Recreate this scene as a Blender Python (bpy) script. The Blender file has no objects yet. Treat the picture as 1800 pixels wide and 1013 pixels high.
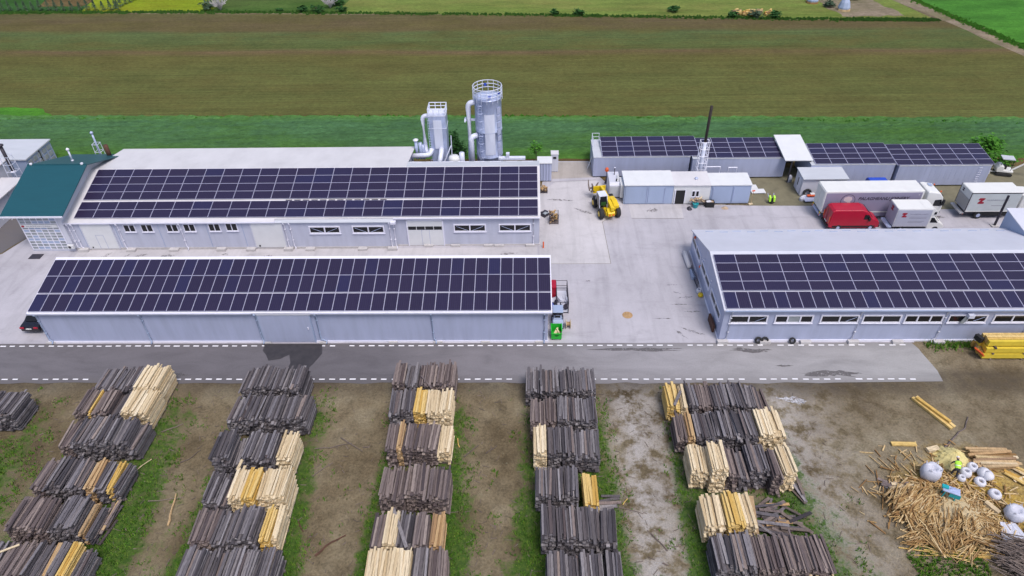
import bpy, math, random
from math import sin, cos, pi, radians
from mathutils import Matrix, Vector
R = random.Random(7)
sc = bpy.context.scene
col = sc.collection
# ---------------------------------------------------------------- camera
cd = bpy.data.cameras.new('camera'); cam = bpy.data.objects.new('camera', cd); col.objects.link(cam)
PITCH, YAW, ROLL = radians(38.359), radians(-1.738), radians(-1.278)
fw = Vector((sin(YAW)*cos(PITCH), cos(YAW)*cos(PITCH), -sin(PITCH)))
rt = Vector((cos(YAW), -sin(YAW), 0)); up = rt.cross(fw)
r2 = cos(ROLL)*rt + sin(ROLL)*up; u2 = -sin(ROLL)*rt + cos(ROLL)*up
cam.matrix_world = Matrix(((r2.x, u2.x, -fw.x, 0), (r2.y, u2.y, -fw.y, 0), (r2.z, u2.z, -fw.z, 43.7), (0, 0, 0, 1)))
cd.sensor_width = 36; cd.lens = 24.315; cd.clip_start = 0.5; cd.clip_end = 2000
sc.camera = cam
# ---------------------------------------------------------------- world, sun, exposure
w = bpy.data.worlds.new('World'); sc.world = w; w.use_nodes = True
nt = w.node_tree; bg = nt.nodes['Background']; sky = nt.nodes.new('ShaderNodeTexSky')
sky.sky_type = 'NISHITA'; sky.sun_disc = False; sky.sun_elevation = radians(63); sky.sun_rotation = radians(150)
sky.air_density = 1.0; sky.dust_density = 4.0; sky.ozone_density = 1.0; sky.altitude = 100
nt.links.new(sky.outputs[0], bg.inputs[0]); bg.inputs[1].default_value = 0.13
sd = bpy.data.lights.new('sun', 'SUN'); sd.energy = 1.5; sd.angle = radians(18); sd.color = (1.0, 0.965, 0.95)
sun = bpy.data.objects.new('sun', sd); col.objects.link(sun)
sun.rotation_euler = (radians(27), 0, radians(30)); sun.location = (0, 0, 60)
sc.view_settings.view_transform = 'Standard'; sc.view_settings.look = 'None'
sc.view_settings.exposure = 0.42; sc.view_settings.gamma = 1
try: sc.view_settings.use_curve_mapping = False
except Exception: pass
sc.render.resolution_x = 1024; sc.render.resolution_y = 576

# ---------------------------------------------------------------- materials
def node_mat(name):
    m = bpy.data.materials.new(name); m.use_nodes = True
    return m, m.node_tree, m.node_tree.nodes['Principled BSDF']
def tex_noise(t, vec, scale, detail=5, rough=.6, dist=0):
    n = t.nodes.new('ShaderNodeTexNoise'); n.inputs['Scale'].default_value = scale
    n.inputs['Detail'].default_value = detail; n.inputs['Roughness'].default_value = rough
    n.inputs['Distortion'].default_value = dist
    if vec is not None: t.links.new(vec, n.inputs['Vector'])
    return n.outputs['Fac']
def coords(t, scale=(1, 1, 1), kind='Object', rot=(0, 0, 0)):
    c = t.nodes.new('ShaderNodeTexCoord'); mp = t.nodes.new('ShaderNodeMapping')
    mp.inputs['Scale'].default_value = scale; mp.inputs['Rotation'].default_value = rot
    t.links.new(c.outputs[kind], mp.inputs['Vector']); return mp.outputs['Vector']
def wcoords(t, scale=(1, 1, 1)):
    g = t.nodes.new('ShaderNodeNewGeometry'); mp = t.nodes.new('ShaderNodeMapping'); mp.inputs['Scale'].default_value = scale
    t.links.new(g.outputs['Position'], mp.inputs['Vector']); return mp.outputs['Vector']
def ramp(t, fac, stops, interp='LINEAR'):
    r = t.nodes.new('ShaderNodeValToRGB'); r.color_ramp.interpolation = interp
    e = r.color_ramp.elements
    while len(e) > 1: e.remove(e[-1])
    for i, (p, c) in enumerate(stops):
        if isinstance(c, (int, float)): c = (c, c, c)
        q = e[0] if i == 0 else e.new(p)
        q.position = p; q.color = (*c, 1)
    t.links.new(fac, r.inputs[0]); return r.outputs[0]
def mix(t, fac, a, b, mode='MIX'):
    m = t.nodes.new('ShaderNodeMix'); m.data_type = 'RGBA'; m.blend_type = mode
    for sock, v in ((m.inputs['Factor'], fac), (m.inputs['A'], a), (m.inputs['B'], b)):
        pass
    ins = [s for s in m.inputs if s.enabled]
    for s, v in zip((m.inputs[0], m.inputs[6], m.inputs[7]), (fac, a, b)):
        if isinstance(v, (int, float)): s.default_value = v
        elif isinstance(v, tuple): s.default_value = (*v, 1)
        else: t.links.new(v, s)
    return m.outputs[2]
def math_(t, op, a, b=0.0, c=None, clamp=False):
    m = t.nodes.new('ShaderNodeMath'); m.operation = op; m.use_clamp = clamp
    for s, v in zip(m.inputs, (a, b, c)):
        if v is None: continue
        if isinstance(v, (int, float)): s.default_value = v
        else: t.links.new(v, s)
    return m.outputs[0]
def bump(t, p, h, strength=.3, dist=.05):
    b = t.nodes.new('ShaderNodeBump'); b.inputs['Strength'].default_value = strength; b.inputs['Distance'].default_value = dist
    t.links.new(h, b.inputs['Height']); t.links.new(b.outputs[0], p.inputs['Normal'])
def scl(c, k): return tuple(min(1, x*k) for x in c)
def simple(name, c, rough=.6, metal=0, var=.12, scale=1.2, streak=None, spec=None, bmp=0, island=0):
    """plain paint / metal / plastic with soft wear; streak = object-space scale for run marks"""
    m, t, p = node_mat(name)
    v = coords(t, streak or (1, 1, 1))
    n = tex_noise(t, v, scale, 6, .65)
    o = ramp(t, n, [(.25, scl(c, 1-var)), (.55, c), (.8, scl(c, 1+var*.6))])
    if island:
        oi = t.nodes.new('ShaderNodeObjectInfo')
        o = mix(t, math_(t, 'MULTIPLY', oi.outputs['Random'], island), o, scl(c, .45))
    t.links.new(o, p.inputs['Base Color'])
    p.inputs['Roughness'].default_value = rough; p.inputs['Metallic'].default_value = metal
    if spec is not None: p.inputs['Specular IOR Level'].default_value = spec
    if bmp: bump(t, p, n, bmp, .03)
    return m
M = {}
def S(name, *a, **k): M[name] = simple(name, *a, **k); return M[name]
S('cladding', (.37, .405, .56), .45, 0, .13, .8, (1.6, 1.6, .22))
S('cladding_b', (.46, .48, .585), .45, 0, .13, .8, (1.6, 1.6, .22))
S('cladding_blue', (.32, .39, .55), .5, 0, .12, .5, (1, 1, .3))
S('cladding_pale', (.55, .56, .64), .5, 0, .08, .5, (1, 1, .3))
S('white_sheet', (.60, .585, .61), .5, 0, .16, .7, (.5, .25, 1))
S('white_paint', (.64, .65, .67), .4, 0, .08, .8)
S('white_trim', (.72, .72, .82), .4, 0, .05, 2)
S('grey_sheet', (.50, .52, .57), .45, 0, .14, .6, (.3, 1, 1))
S('teal_roof', (.008, .072, .095), .42, 0, .14, 2.2, (.2, 2.2, 1), bmp=.15)
S('galv', (.42, .48, .68), .42, .15, .35, 1.6, (1, 1, .35))
S('galv_pale', (.66, .69, .82), .42, .05, .15, 1.2, (1, 1, .3))
S('steel_dark', (.05, .045, .06), .5, .3, .3, 3)
S('soot', (.028, .020, .020), .8, .1, .5, 3)
S('rust', (.10, .045, .03), .8, .1, .4, 4)
S('glass_dark', (.012, .013, .016), .1, 0, .3, .6, spec=.4)
S('glass_grey', (.30, .33, .36), .2, 0, .35, .8, spec=.5)
S('black', (.012, .012, .014), .7, 0, .3, 3)
S('rubber', (.022, .022, .024), .85, 0, .35, 5)
S('red_paint', (.38, .008, .03), .28, 0, .1, 1)
S('truck_white', (.68, .68, .67), .35, 0, .07, .8)
S('trailer_grey', (.25, .23, .33), .5, 0, .1, .5)
S('box_grey', (.40, .41, .50), .5, 0, .08, .6)
S('box_pale', (.50, .54, .56), .5, 0, .12, .6)
S('yellow_paint', (.72, .50, .012), .35, 0, .12, 2)
S('lime', (.42, .80, .05), .6, 0, .1, 4)
S('green_bin', (.015, .42, .03), .45, 0, .12, 2)
S('blue_tarp', (.02, .07, .48), .5, 0, .15, 1)
S('turquoise', (.01, .33, .37), .4, 0, .12, 2)
S('plastic_white', (.58, .58, .64), .55, 0, .12, 2, bmp=.2)
S('fabric_white', (.52, .53, .61), .8, 0, .15, 2.5, bmp=.6)
S('orange', (.65, .10, .02), .5, 0, .1, 2)
S('car_black', (.012, .012, .02), .2, 0, .2, 1)
S('emblem_red', (.30, .01, .03), .5, 0, .05, 1)
S('lettering', (.045, .035, .06), .6, 0, .05, 1)
S('lettering_pale', (.24, .24, .30), .6, 0, .05, 1)
S('emblem_pale', (.55, .47, .50), .6, 0, .06, 1)
S('concrete_block', (.48, .46, .46), .9, 0, .2, 3, bmp=.2)
S('cardboard', (.40, .30, .21), .85, 0, .2, 3)
S('skin', (.45, .25, .17), .6, 0, .06, 6)
S('trousers', (.035, .035, .05), .9, 0, .25, 8)
S('paint_mark', (.78, .78, .82), .7, 0, .18, 6)
S('tailgate', (.42, .42, .44), .4, .3, .12, 2)

def wood(name, cols, gap=.35):
    """boards: colour differs from board to board, grain runs along local Y"""
    m, t, p = node_mat(name)
    g = t.nodes.new('ShaderNodeNewGeometry'); oi = t.nodes.new('ShaderNodeObjectInfo')
    r = math_(t, 'FRACT', math_(t, 'ADD', g.outputs['Random Per Island'], oi.outputs['Random']))
    k = len(cols)-1
    base = ramp(t, r, [(i/k, c) for i, c in enumerate(cols)])
    v = coords(t, (14, 1.3, 14)); n = tex_noise(t, v, 1.6, 6, .7)
    grain = ramp(t, n, [(.3, .42), (.5, 1.0), (.75, 1.3)])
    o = mix(t, .9, base, grain, 'MULTIPLY')
    n2 = tex_noise(t, coords(t, (1, 1, 1)), 2.3, 4, .6)
    o = mix(t, ramp(t, n2, [(.48, 0.0), (.72, .55)]), o, scl(cols[0], .6))
    t.links.new(o, p.inputs['Base Color']); p.inputs['Roughness'].default_value = .85
    p.inputs['Specular IOR Level'].default_value = .25
    bump(t, p, n, .5, .02); M[name] = m
wood('wood_grey', [(.040, .036, .042), (.105, .096, .110), (.215, .20, .218), (.065, .056, .062), (.29, .27, .285), (.125, .108, .113), (.055, .050, .060)])
wood('wood_brown', [(.06, .047, .052), (.15, .12, .12), (.25, .20, .185), (.09, .068, .07), (.32, .26, .235)])
wood('wood_pale', [(.48, .36, .21), (.66, .54, .36), (.76, .65, .47), (.54, .42, .26), (.70, .59, .41)])
wood('wood_yellow', [(.50, .30, .07), (.62, .42, .13), (.68, .51, .23), (.55, .37, .11)])
wood('wood_tan', [(.34, .21, .11), (.46, .30, .15), (.52, .38, .22), (.28, .18, .11)])
wood('twig', [(.10, .08, .075), (.2, .16, .14), (.14, .11, .10)])
wood('lath', [(.26, .15, .06), (.42, .27, .11), (.52, .37, .18), (.60, .46, .26), (.20, .11, .045), (.34, .20, .08)])

def panel_glass():
    m, t, p = node_mat('panel_glass')
    oi = t.nodes.new('ShaderNodeObjectInfo')
    base = ramp(t, oi.outputs['Random'], [(0, (.018, .013, .038)), (.4, (.021, .015, .043)), (.85, (.019, .0145, .045)), (.96, (.018, .017, .060)), (1, (.023, .016, .036))])
    c = t.nodes.new('ShaderNodeTexCoord'); sp = t.nodes.new('ShaderNodeSeparateXYZ'); t.links.new(c.outputs['Object'], sp.inputs[0])
    fr = math_(t, 'FRACT', math_(t, 'MULTIPLY', sp.outputs[0], 1/.187))
    ln = math_(t, 'LESS_THAN', fr, .10)
    fr2 = math_(t, 'FRACT', math_(t, 'MULTIPLY', sp.outputs[1], 1/.187))
    l2 = math_(t, 'MULTIPLY', math_(t, 'LESS_THAN', fr2, .06), .5)
    f = math_(t, 'MULTIPLY', math_(t, 'MAXIMUM', ln, l2), .5)
    n = tex_noise(t, coords(t, (9, .6, 1)), 2.0, 4, .7)
    base = mix(t, ramp(t, n, [(.45, 0.), (.8, .5)]), base, (.04, .034, .06))
    o = mix(t, f, base, (.055, .048, .10))
    t.links.new(o, p.inputs['Base Color']); p.inputs['Roughness'].default_value = .3
    p.inputs['Specular IOR Level'].default_value = .35
    M['panel_glass'] = m
panel_glass()
S('panel_frame', (.44, .44, .58), .4, .1, .05, 2)

def foliage(name, cs):
    m, t, p = node_mat(name)
    g = t.nodes.new('ShaderNodeNewGeometry')
    n = tex_noise(t, wcoords(t), .9, 3, .6)
    f = math_(t, 'ADD', math_(t, 'MULTIPLY', g.outputs['Random Per Island'], .6), math_(t, 'MULTIPLY', n, .5), clamp=True)
    o = ramp(t, f, [(i/(len(cs)-1), c) for i, c in enumerate(cs)])
    t.links.new(o, p.inputs['Base Color']); p.inputs['Roughness'].default_value = .8; p.inputs['Specular IOR Level'].default_value = .2
    M[name] = m
foliage('leaf_dark', [(.012, .045, .012), (.025, .085, .02), (.04, .12, .025)])
foliage('leaf_bright', [(.03, .12, .012), (.06, .20, .02), (.10, .26, .03)])
foliage('grass_blade', [(.018, .065, .007), (.045, .13, .011), (.085, .18, .018), (.17, .20, .035)])
foliage('leaf_grey', [(.03, .06, .035), (.055, .095, .055), (.09, .13, .08)])
foliage('crop_leaf', [(.022, .085, .035), (.035, .115, .045), (.05, .14, .05)])

# -------- ground materials (world-space, metres)
ROWS = [(-45.8, -41.2), (-36.3, -30.2), (-23.8, -17.5), (-11.1, -5.8), (-.1, 5.6), (11.3, 19.4)]
GR = [(-60, .5), (-46, .35), (-41, .85), (-38.5, .55), (-36.5, .5), (-33, .6), (-30.2, .95), (-27.8, .75), (-26.6, .28), (-25, .3), (-23.8, .75), (-20, .6), (-17.4, .95),
      (-15.6, .45), (-14.6, .1), (-12.4, .12), (-11.3, .75), (-8, .6), (-5.8, .95), (-4.2, .55), (-3.2, .18), (-1.8, .22), (-.4, .8), (2.5, .6), (5.7, .9), (7, .45), (7.8, 0.), (10, .02), (11.2, .85), (15, .6), (19.4, .8)]
def grassness(x, y):
    for (a, fa), (b, fb) in zip(GR, GR[1:]):
        if a <= x < b:
            f = fa + (fb-fa)*(x-a)/(b-a); break
    else: f = .78*max(0, 1-(x-19.4)/3.2) if x >= 19.4 else .4
    f += max(-.28, min(.28, (32.5-y)*.034))
    if y > 40.2: f -= .35
    if x > 19.4 and y > 31: f -= .5
    return f
def ground_mat():
    m, t, p = node_mat('dirt_ground')
    g = t.nodes.new('ShaderNodeNewGeometry'); sp = t.nodes.new('ShaderNodeSeparateXYZ'); t.links.new(g.outputs['Position'], sp.inputs[0])
    X, Y = sp.outputs[0], sp.outputs[1]
    v = wcoords(t)
    big = tex_noise(t, v, .16, 5, .6); mid = tex_noise(t, v, .75, 6, .68); fine = tex_noise(t, v, 5.5, 7, .75); speck = tex_noise(t, v, 16, 4, .8)
    dirt = ramp(t, big, [(.30, (.088, .066, .038)), (.42, (.132, .103, .062)), (.54, (.180, .146, .093)), (.68, (.232, .20, .138))])
    dirt = mix(t, .9, dirt, ramp(t, fine, [(.28, .5), (.5, 1.), (.72, 1.45)]), 'MULTIPLY')
    dirt = mix(t, .9, dirt, ramp(t, mid, [(.3, .62), (.48, 1.), (.7, 1.22)]), 'MULTIPLY')
    # lanes on the right are crushed grey gravel
    lane = ramp(t, math_(t, 'DIVIDE', math_(t, 'ADD', X, 5), 35.0), [(0, 0.), (.30, 0.), (.38, .85), (.44, .55), (.50, 0.1), (.66, .15), (.73, .75), (.80, .35), (.90, .08), (1, .05)])
    gm = math_(t, 'MULTIPLY', lane, ramp(t, mid, [(.40, .0), (.56, 1.)]))
    grav = mix(t, .9, (.40, .38, .37), ramp(t, speck, [(.3, .55), (.5, 1.), (.7, 1.35)]), 'MULTIPLY')
    o = mix(t, gm, dirt, grav)
    # sawdust-yellow soil of the cutting place
    dx = math_(t, 'DIVIDE', math_(t, 'SUBTRACT', X, 32.6), 6.2); dy = math_(t, 'DIVIDE', math_(t, 'SUBTRACT', Y, 30.4), 5.2)
    d = math_(t, 'SQRT', math_(t, 'ADD', math_(t, 'MULTIPLY', dx, dx), math_(t, 'MULTIPLY', dy, dy)))
    sm = math_(t, 'MULTIPLY', ramp(t, math_(t, 'ADD', d, math_(t, 'MULTIPLY', math_(t, 'SUBTRACT', mid, .5), 1.6)), [(.45, 1.), (1.0, 0.)]), ramp(t, mid, [(.34, .3), (.54, 1.)]))
    o = mix(t, sm, o, mix(t, ramp(t, fine, [(.35, 0.), (.65, 1.)]), (.25, .14, .018), (.56, .39, .09)))
    # grass cover
    gr = ramp(t, math_(t, 'DIVIDE', math_(t, 'ADD', X, 60), 90.0), [((x+60)/90, f) for x, f in GR[1:]] + [(.94, 0.)])
    yb = math_(t, 'MULTIPLY', math_(t, 'SUBTRACT', 32.5, Y), .034)
    yb = math_(t, 'MINIMUM', math_(t, 'MAXIMUM', yb, -.28), .28)
    gm2 = math_(t, 'ADD', gr, yb)
    edge = ramp(t, math_(t, 'DIVIDE', Y, 100.0), [(.39, 0.), (.418, .5)])
    gm2 = math_(t, 'SUBTRACT', gm2, edge)
    far = ramp(t, math_(t, 'DIVIDE', Y, 100.0), [(.60, 0.), (.72, .5)])
    gm2 = math_(t, 'ADD', gm2, far)
    nn = math_(t, 'ADD', math_(t, 'MULTIPLY', mid, .95), math_(t, 'SUBTRACT', math_(t, 'MULTIPLY', fine, .45), .215))
    gmask = ramp(t, math_(t, 'SUBTRACT', math_(t, 'ADD', math_(t, 'MULTIPLY', gm2, .55), nn), .415), [(.38, 0.), (.56, .92)])
    green = ramp(t, tex_noise(t, v, 3.2, 6, .75), [(.28, (.016, .048, .006)), (.46, (.034, .085, .010)), (.6, (.065, .12, .016)), (.74, (.13, .135, .03))])
    o = mix(t, gmask, o, green)
    rd_ = math_(t, 'MULTIPLY', ramp(t, math_(t, 'DIVIDE', Y, 100.0), [(.398, 0.), (.415, .8), (.43, .8), (.44, 0.)]), ramp(t, mid, [(.35, .3), (.6, 1.)]))
    o = mix(t, rd_, o, (.062, .05, .038))
    t.links.new(o, p.inputs['Base Color']); p.inputs['Roughness'].default_value = .95; p.inputs['Specular IOR Level'].default_value = .15
    bump(t, p, math_(t, 'ADD', fine, math_(t, 'MULTIPLY', mid, 1.5)), .7, .12)
    M['dirt_ground'] = m
ground_mat()
def concrete_mat(name, c, warm=.0):
    m, t, p = node_mat(name)
    v = wcoords(t); big = tex_noise(t, v, .09, 5, .6, .6); mid = tex_noise(t, v, .55, 7, .72, .4); fine = tex_noise(t, v, 6, 6, .8)
    lon = tex_noise(t, wcoords(t, (.22, .9, 1)), .5, 5, .7)
    o = ramp(t, big, [(.3, scl(c, .84)), (.5, c), (.7, scl(c, 1.1))])
    o = mix(t, .85, o, ramp(t, mid, [(.26, .76), (.44, .97), (.6, 1.02), (.8, 1.09)]), 'MULTIPLY')
    o = mix(t, .5, o, ramp(t, fine, [(.25, .8), (.5, 1.), (.75, 1.1)]), 'MULTIPLY')
    o = mix(t, ramp(t, lon, [(.56, 0.), (.74, .5)]), o, scl(c, .52))
    trk = tex_noise(t, wcoords(t, (.9, .10, 1)), 1.0, 4, .6, 1.0)
    o = mix(t, .6, o, ramp(t, trk, [(.35, .84), (.5, 1.), (.7, 1.05)]), 'MULTIPLY')
    st = tex_noise(t, v, 1.1, 8, .8, 1.2)
    o = mix(t, ramp(t, st, [(.66, 0.), (.74, .5)]), o, (.13, .115, .11))
    t.links.new(o, p.inputs['Base Color']); p.inputs['Roughness'].default_value = .8
    bump(t, p, fine, .15, .02); M[name] = m
concrete_mat('concrete', (.405, .39, .43))
concrete_mat('concrete_light', (.475, .455, .475))
concrete_mat('concrete_warm', (.36, .325, .30))
def asphalt_mat():
    m, t, p = node_mat('asphalt')
    g = t.nodes.new('ShaderNodeNewGeometry'); sp = t.nodes.new('ShaderNodeSeparateXYZ'); t.links.new(g.outputs['Position'], sp.inputs[0])
    v = wcoords(t); mid = tex_noise(t, wcoords(t, (.35, 1, 1)), .6, 7, .7, .5); fine = tex_noise(t, v, 7, 6, .8); big = tex_noise(t, v, .12, 4)
    xf = math_(t, 'DIVIDE', math_(t, 'ADD', sp.outputs[0], math_(t, 'MULTIPLY', big, 14)), 90.0)
    base = ramp(t, math_(t, 'ADD', xf, .55), [(.05, (.135, .126, .140)), (.45, (.105, .098, .110)), (.60, (.175, .165, .180)), (.78, (.27, .26, .275)), (1, (.29, .285, .29))])
    o = mix(t, .9, base, ramp(t, mid, [(.25, .72), (.5, 1.), (.75, 1.2)]), 'MULTIPLY')
    o = mix(t, .5, o, ramp(t, fine, [(.25, .7), (.5, 1.), (.75, 1.2)]), 'MULTIPLY')
    # dirt worked in along both kerbs
    e = math_(t, 'ABSOLUTE', math_(t, 'SUBTRACT', sp.outputs[1], 44.5))
    em = math_(t, 'MULTIPLY', ramp(t, math_(t, 'DIVIDE', e, 3.0), [(.50, 0.), (.85, .9)]), ramp(t, mid, [(.38, .25), (.6, 1.)]))
    o = mix(t, math_(t, 'MULTIPLY', em, .7), o, (.105, .095, .092))
    t.links.new(o, p.inputs['Base Color']); p.inputs['Roughness'].default_value = .8
    bump(t, p, fine, .3, .02); M['asphalt'] = m
asphalt_mat()
def wet_mat():
    m, t, p = node_mat('wet_asphalt'); n = tex_noise(t, wcoords(t), 1.5, 6, .7)
    t.links.new(ramp(t, n, [(.3, (.026, .024, .028)), (.7, (.05, .046, .05))]), p.inputs['Base Color']); p.inputs['Roughness'].default_value = .45; M['wet'] = m
    m, t, p = node_mat('damp_asphalt'); n = tex_noise(t, wcoords(t), 2.5, 7, .8)
    t.links.new(ramp(t, n, [(.35, (.085, .078, .082)), (.6, (.15, .14, .145)), (.7, (.22, .21, .215))]), p.inputs['Base Color']); p.inputs['Roughness'].default_value = .7; t.links.new(ramp(t, n, [(.46, 1.), (.62, 0.)]), p.inputs['Alpha']); M['damp'] = m
wet_mat()
def field_mat(name, stops, y0, y1, fine_s=(.012, 2.0, 1), patch=None, sp_amt=.12):
    """bands that run along X, broken up by drill rows and patches"""
    m, t, p = node_mat(name)
    g = t.nodes.new('ShaderNodeNewGeometry'); sp = t.nodes.new('ShaderNodeSeparateXYZ'); t.links.new(g.outputs['Position'], sp.inputs[0])
    wob = tex_noise(t, wcoords(t, (.012, .05, 1)), 1.0, 4)
    y = math_(t, 'ADD', sp.outputs[1], math_(t, 'MULTIPLY', math_(t, 'SUBTRACT', wob, .5), (y1-y0)*.10))
    y = math_(t, 'ADD', y, math_(t, 'MULTIPLY', sp.outputs[0], .025))
    o = ramp(t, math_(t, 'DIVIDE', math_(t, 'SUBTRACT', y, y0), y1-y0), stops)
    rows = tex_noise(t, wcoords(t, fine_s), 1.0, 7, .75)
    o = mix(t, .85, o, ramp(t, rows, [(.28, .60), (.5, 1.), (.72, 1.38)]), 'MULTIPLY')
    pt = tex_noise(t, wcoords(t, (.05, .16, 1)), 1.0, 6, .7)
    if patch: o = mix(t, ramp(t, pt, [(.44, 0.), (.66, .75)]), o, patch)
    f = tex_noise(t, wcoords(t, (.6, 1, 1)), 2.0, 8, .9)
    o = mix(t, .9, o, ramp(t, f, [(.32, .55), (.5, 1.), (.68, 1.5)]), 'MULTIPLY')
    f2 = tex_noise(t, wcoords(t, (.5, 1, 1)), .22, 5, .7)
    o = mix(t, .7, o, ramp(t, f2, [(.3, .75), (.5, 1.), (.7, 1.22)]), 'MULTIPLY')
    t.links.new(o, p.inputs['Base Color']); p.inputs['Roughness'].default_value = .95; p.inputs['Specular IOR Level'].default_value = .1
    bump(t, p, math_(t, 'ADD', rows, f), .6, .15); M[name] = m
OL, BR, GN = (.096, .104, .032), (.122, .086, .046), (.082, .110, .040)
field_mat('arable', [(0, OL), (.35, OL), (.50, (.095, .092, .028)), (.55, BR), (.585, (.078, .098, .030)), (.76, GN), (.80, (.098, .080, .036)), (.90, (.100, .078, .040)), (1, (.092, .088, .036))], 96, 146, patch=(.098, .088, .028))
field_mat('crop', [(0, (.068, .165, .024)), (.25, (.052, .118, .044)), (.75, (.054, .124, .054)), (.90, (.070, .165, .044)), (1, (.082, .19, .028))], 82, 97, (.05, 1.2, 1), (.055, .13, .022))
field_mat('meadow_yellow', [(0, (.16, .22, .012)), (1, (.24, .27, .02))], 146, 200, (.08, .5, 1), (.20, .20, .015))
field_mat('meadow_pale', [(0, (.11, .16, .03)), (.4, (.15, .19, .05)), (1, (.13, .17, .05))], 140, 200, (.06, .3, 1), (.17, .17, .05))
field_mat('meadow_rough', [(0, (.05, .10, .02)), (.5, (.11, .12, .045)), (1, (.09, .12, .035))], 146, 190, (.1, .3, 1), (.04, .095, .015))
field_mat('meadow_dark', [(0, (.03, .09, .02)), (1, (.05, .12, .02))], 146, 190, (.1, .3, 1), (.03, .08, .02))
field_mat('green_wheat', [(0, (.06, .19, .02)), (1, (.05, .17, .03))], 110, 190, (.1, .3, 1), (.04, .14, .02))
field_mat('track_soil', [(0, (.22, .17, .12)), (1, (.20, .17, .13))], 100, 190, (.3, .3, 1), (.12, .12, .05))
field_mat('brown_soil', [(0, (.11, .075, .03)), (1, (.10, .07, .03))], 70, 90, (.3, .3, 1), (.15, .11, .05))
S('scrub_soil', (.17, .155, .10), .95, 0, .3, .8, bmp=.4)

def stain_mat():
    m, t, p = node_mat('stain'); n = tex_noise(t, wcoords(t), 3.5, 7, .8)
    t.links.new(ramp(t, n, [(.35, (.12, .11, .11)), (.5, (.23, .215, .215)), (.6, (.36, .345, .37))]), p.inputs['Base Color']); p.inputs['Roughness'].default_value = .8; t.links.new(ramp(t, n, [(.42, .8), (.56, 0.)]), p.inputs['Alpha']); M['stain'] = m
stain_mat()
S('beam_yellow', (.66, .50, .05), .5, 0, .18, 1.5)

def lime_mat():
    m, t, p = node_mat('lime_dust'); n = tex_noise(t, wcoords(t), 3, 7, .8); p.inputs['Base Color'].default_value = (.5, .5, .54, 1)
    p.inputs['Roughness'].default_value = .95; t.links.new(ramp(t, n, [(.44, .95), (.6, 0.)]), p.inputs['Alpha']); M['lime_dust'] = m
lime_mat()
foliage('leaf_grass', [(.022, .07, .012), (.04, .115, .018), (.075, .16, .025)])
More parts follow.
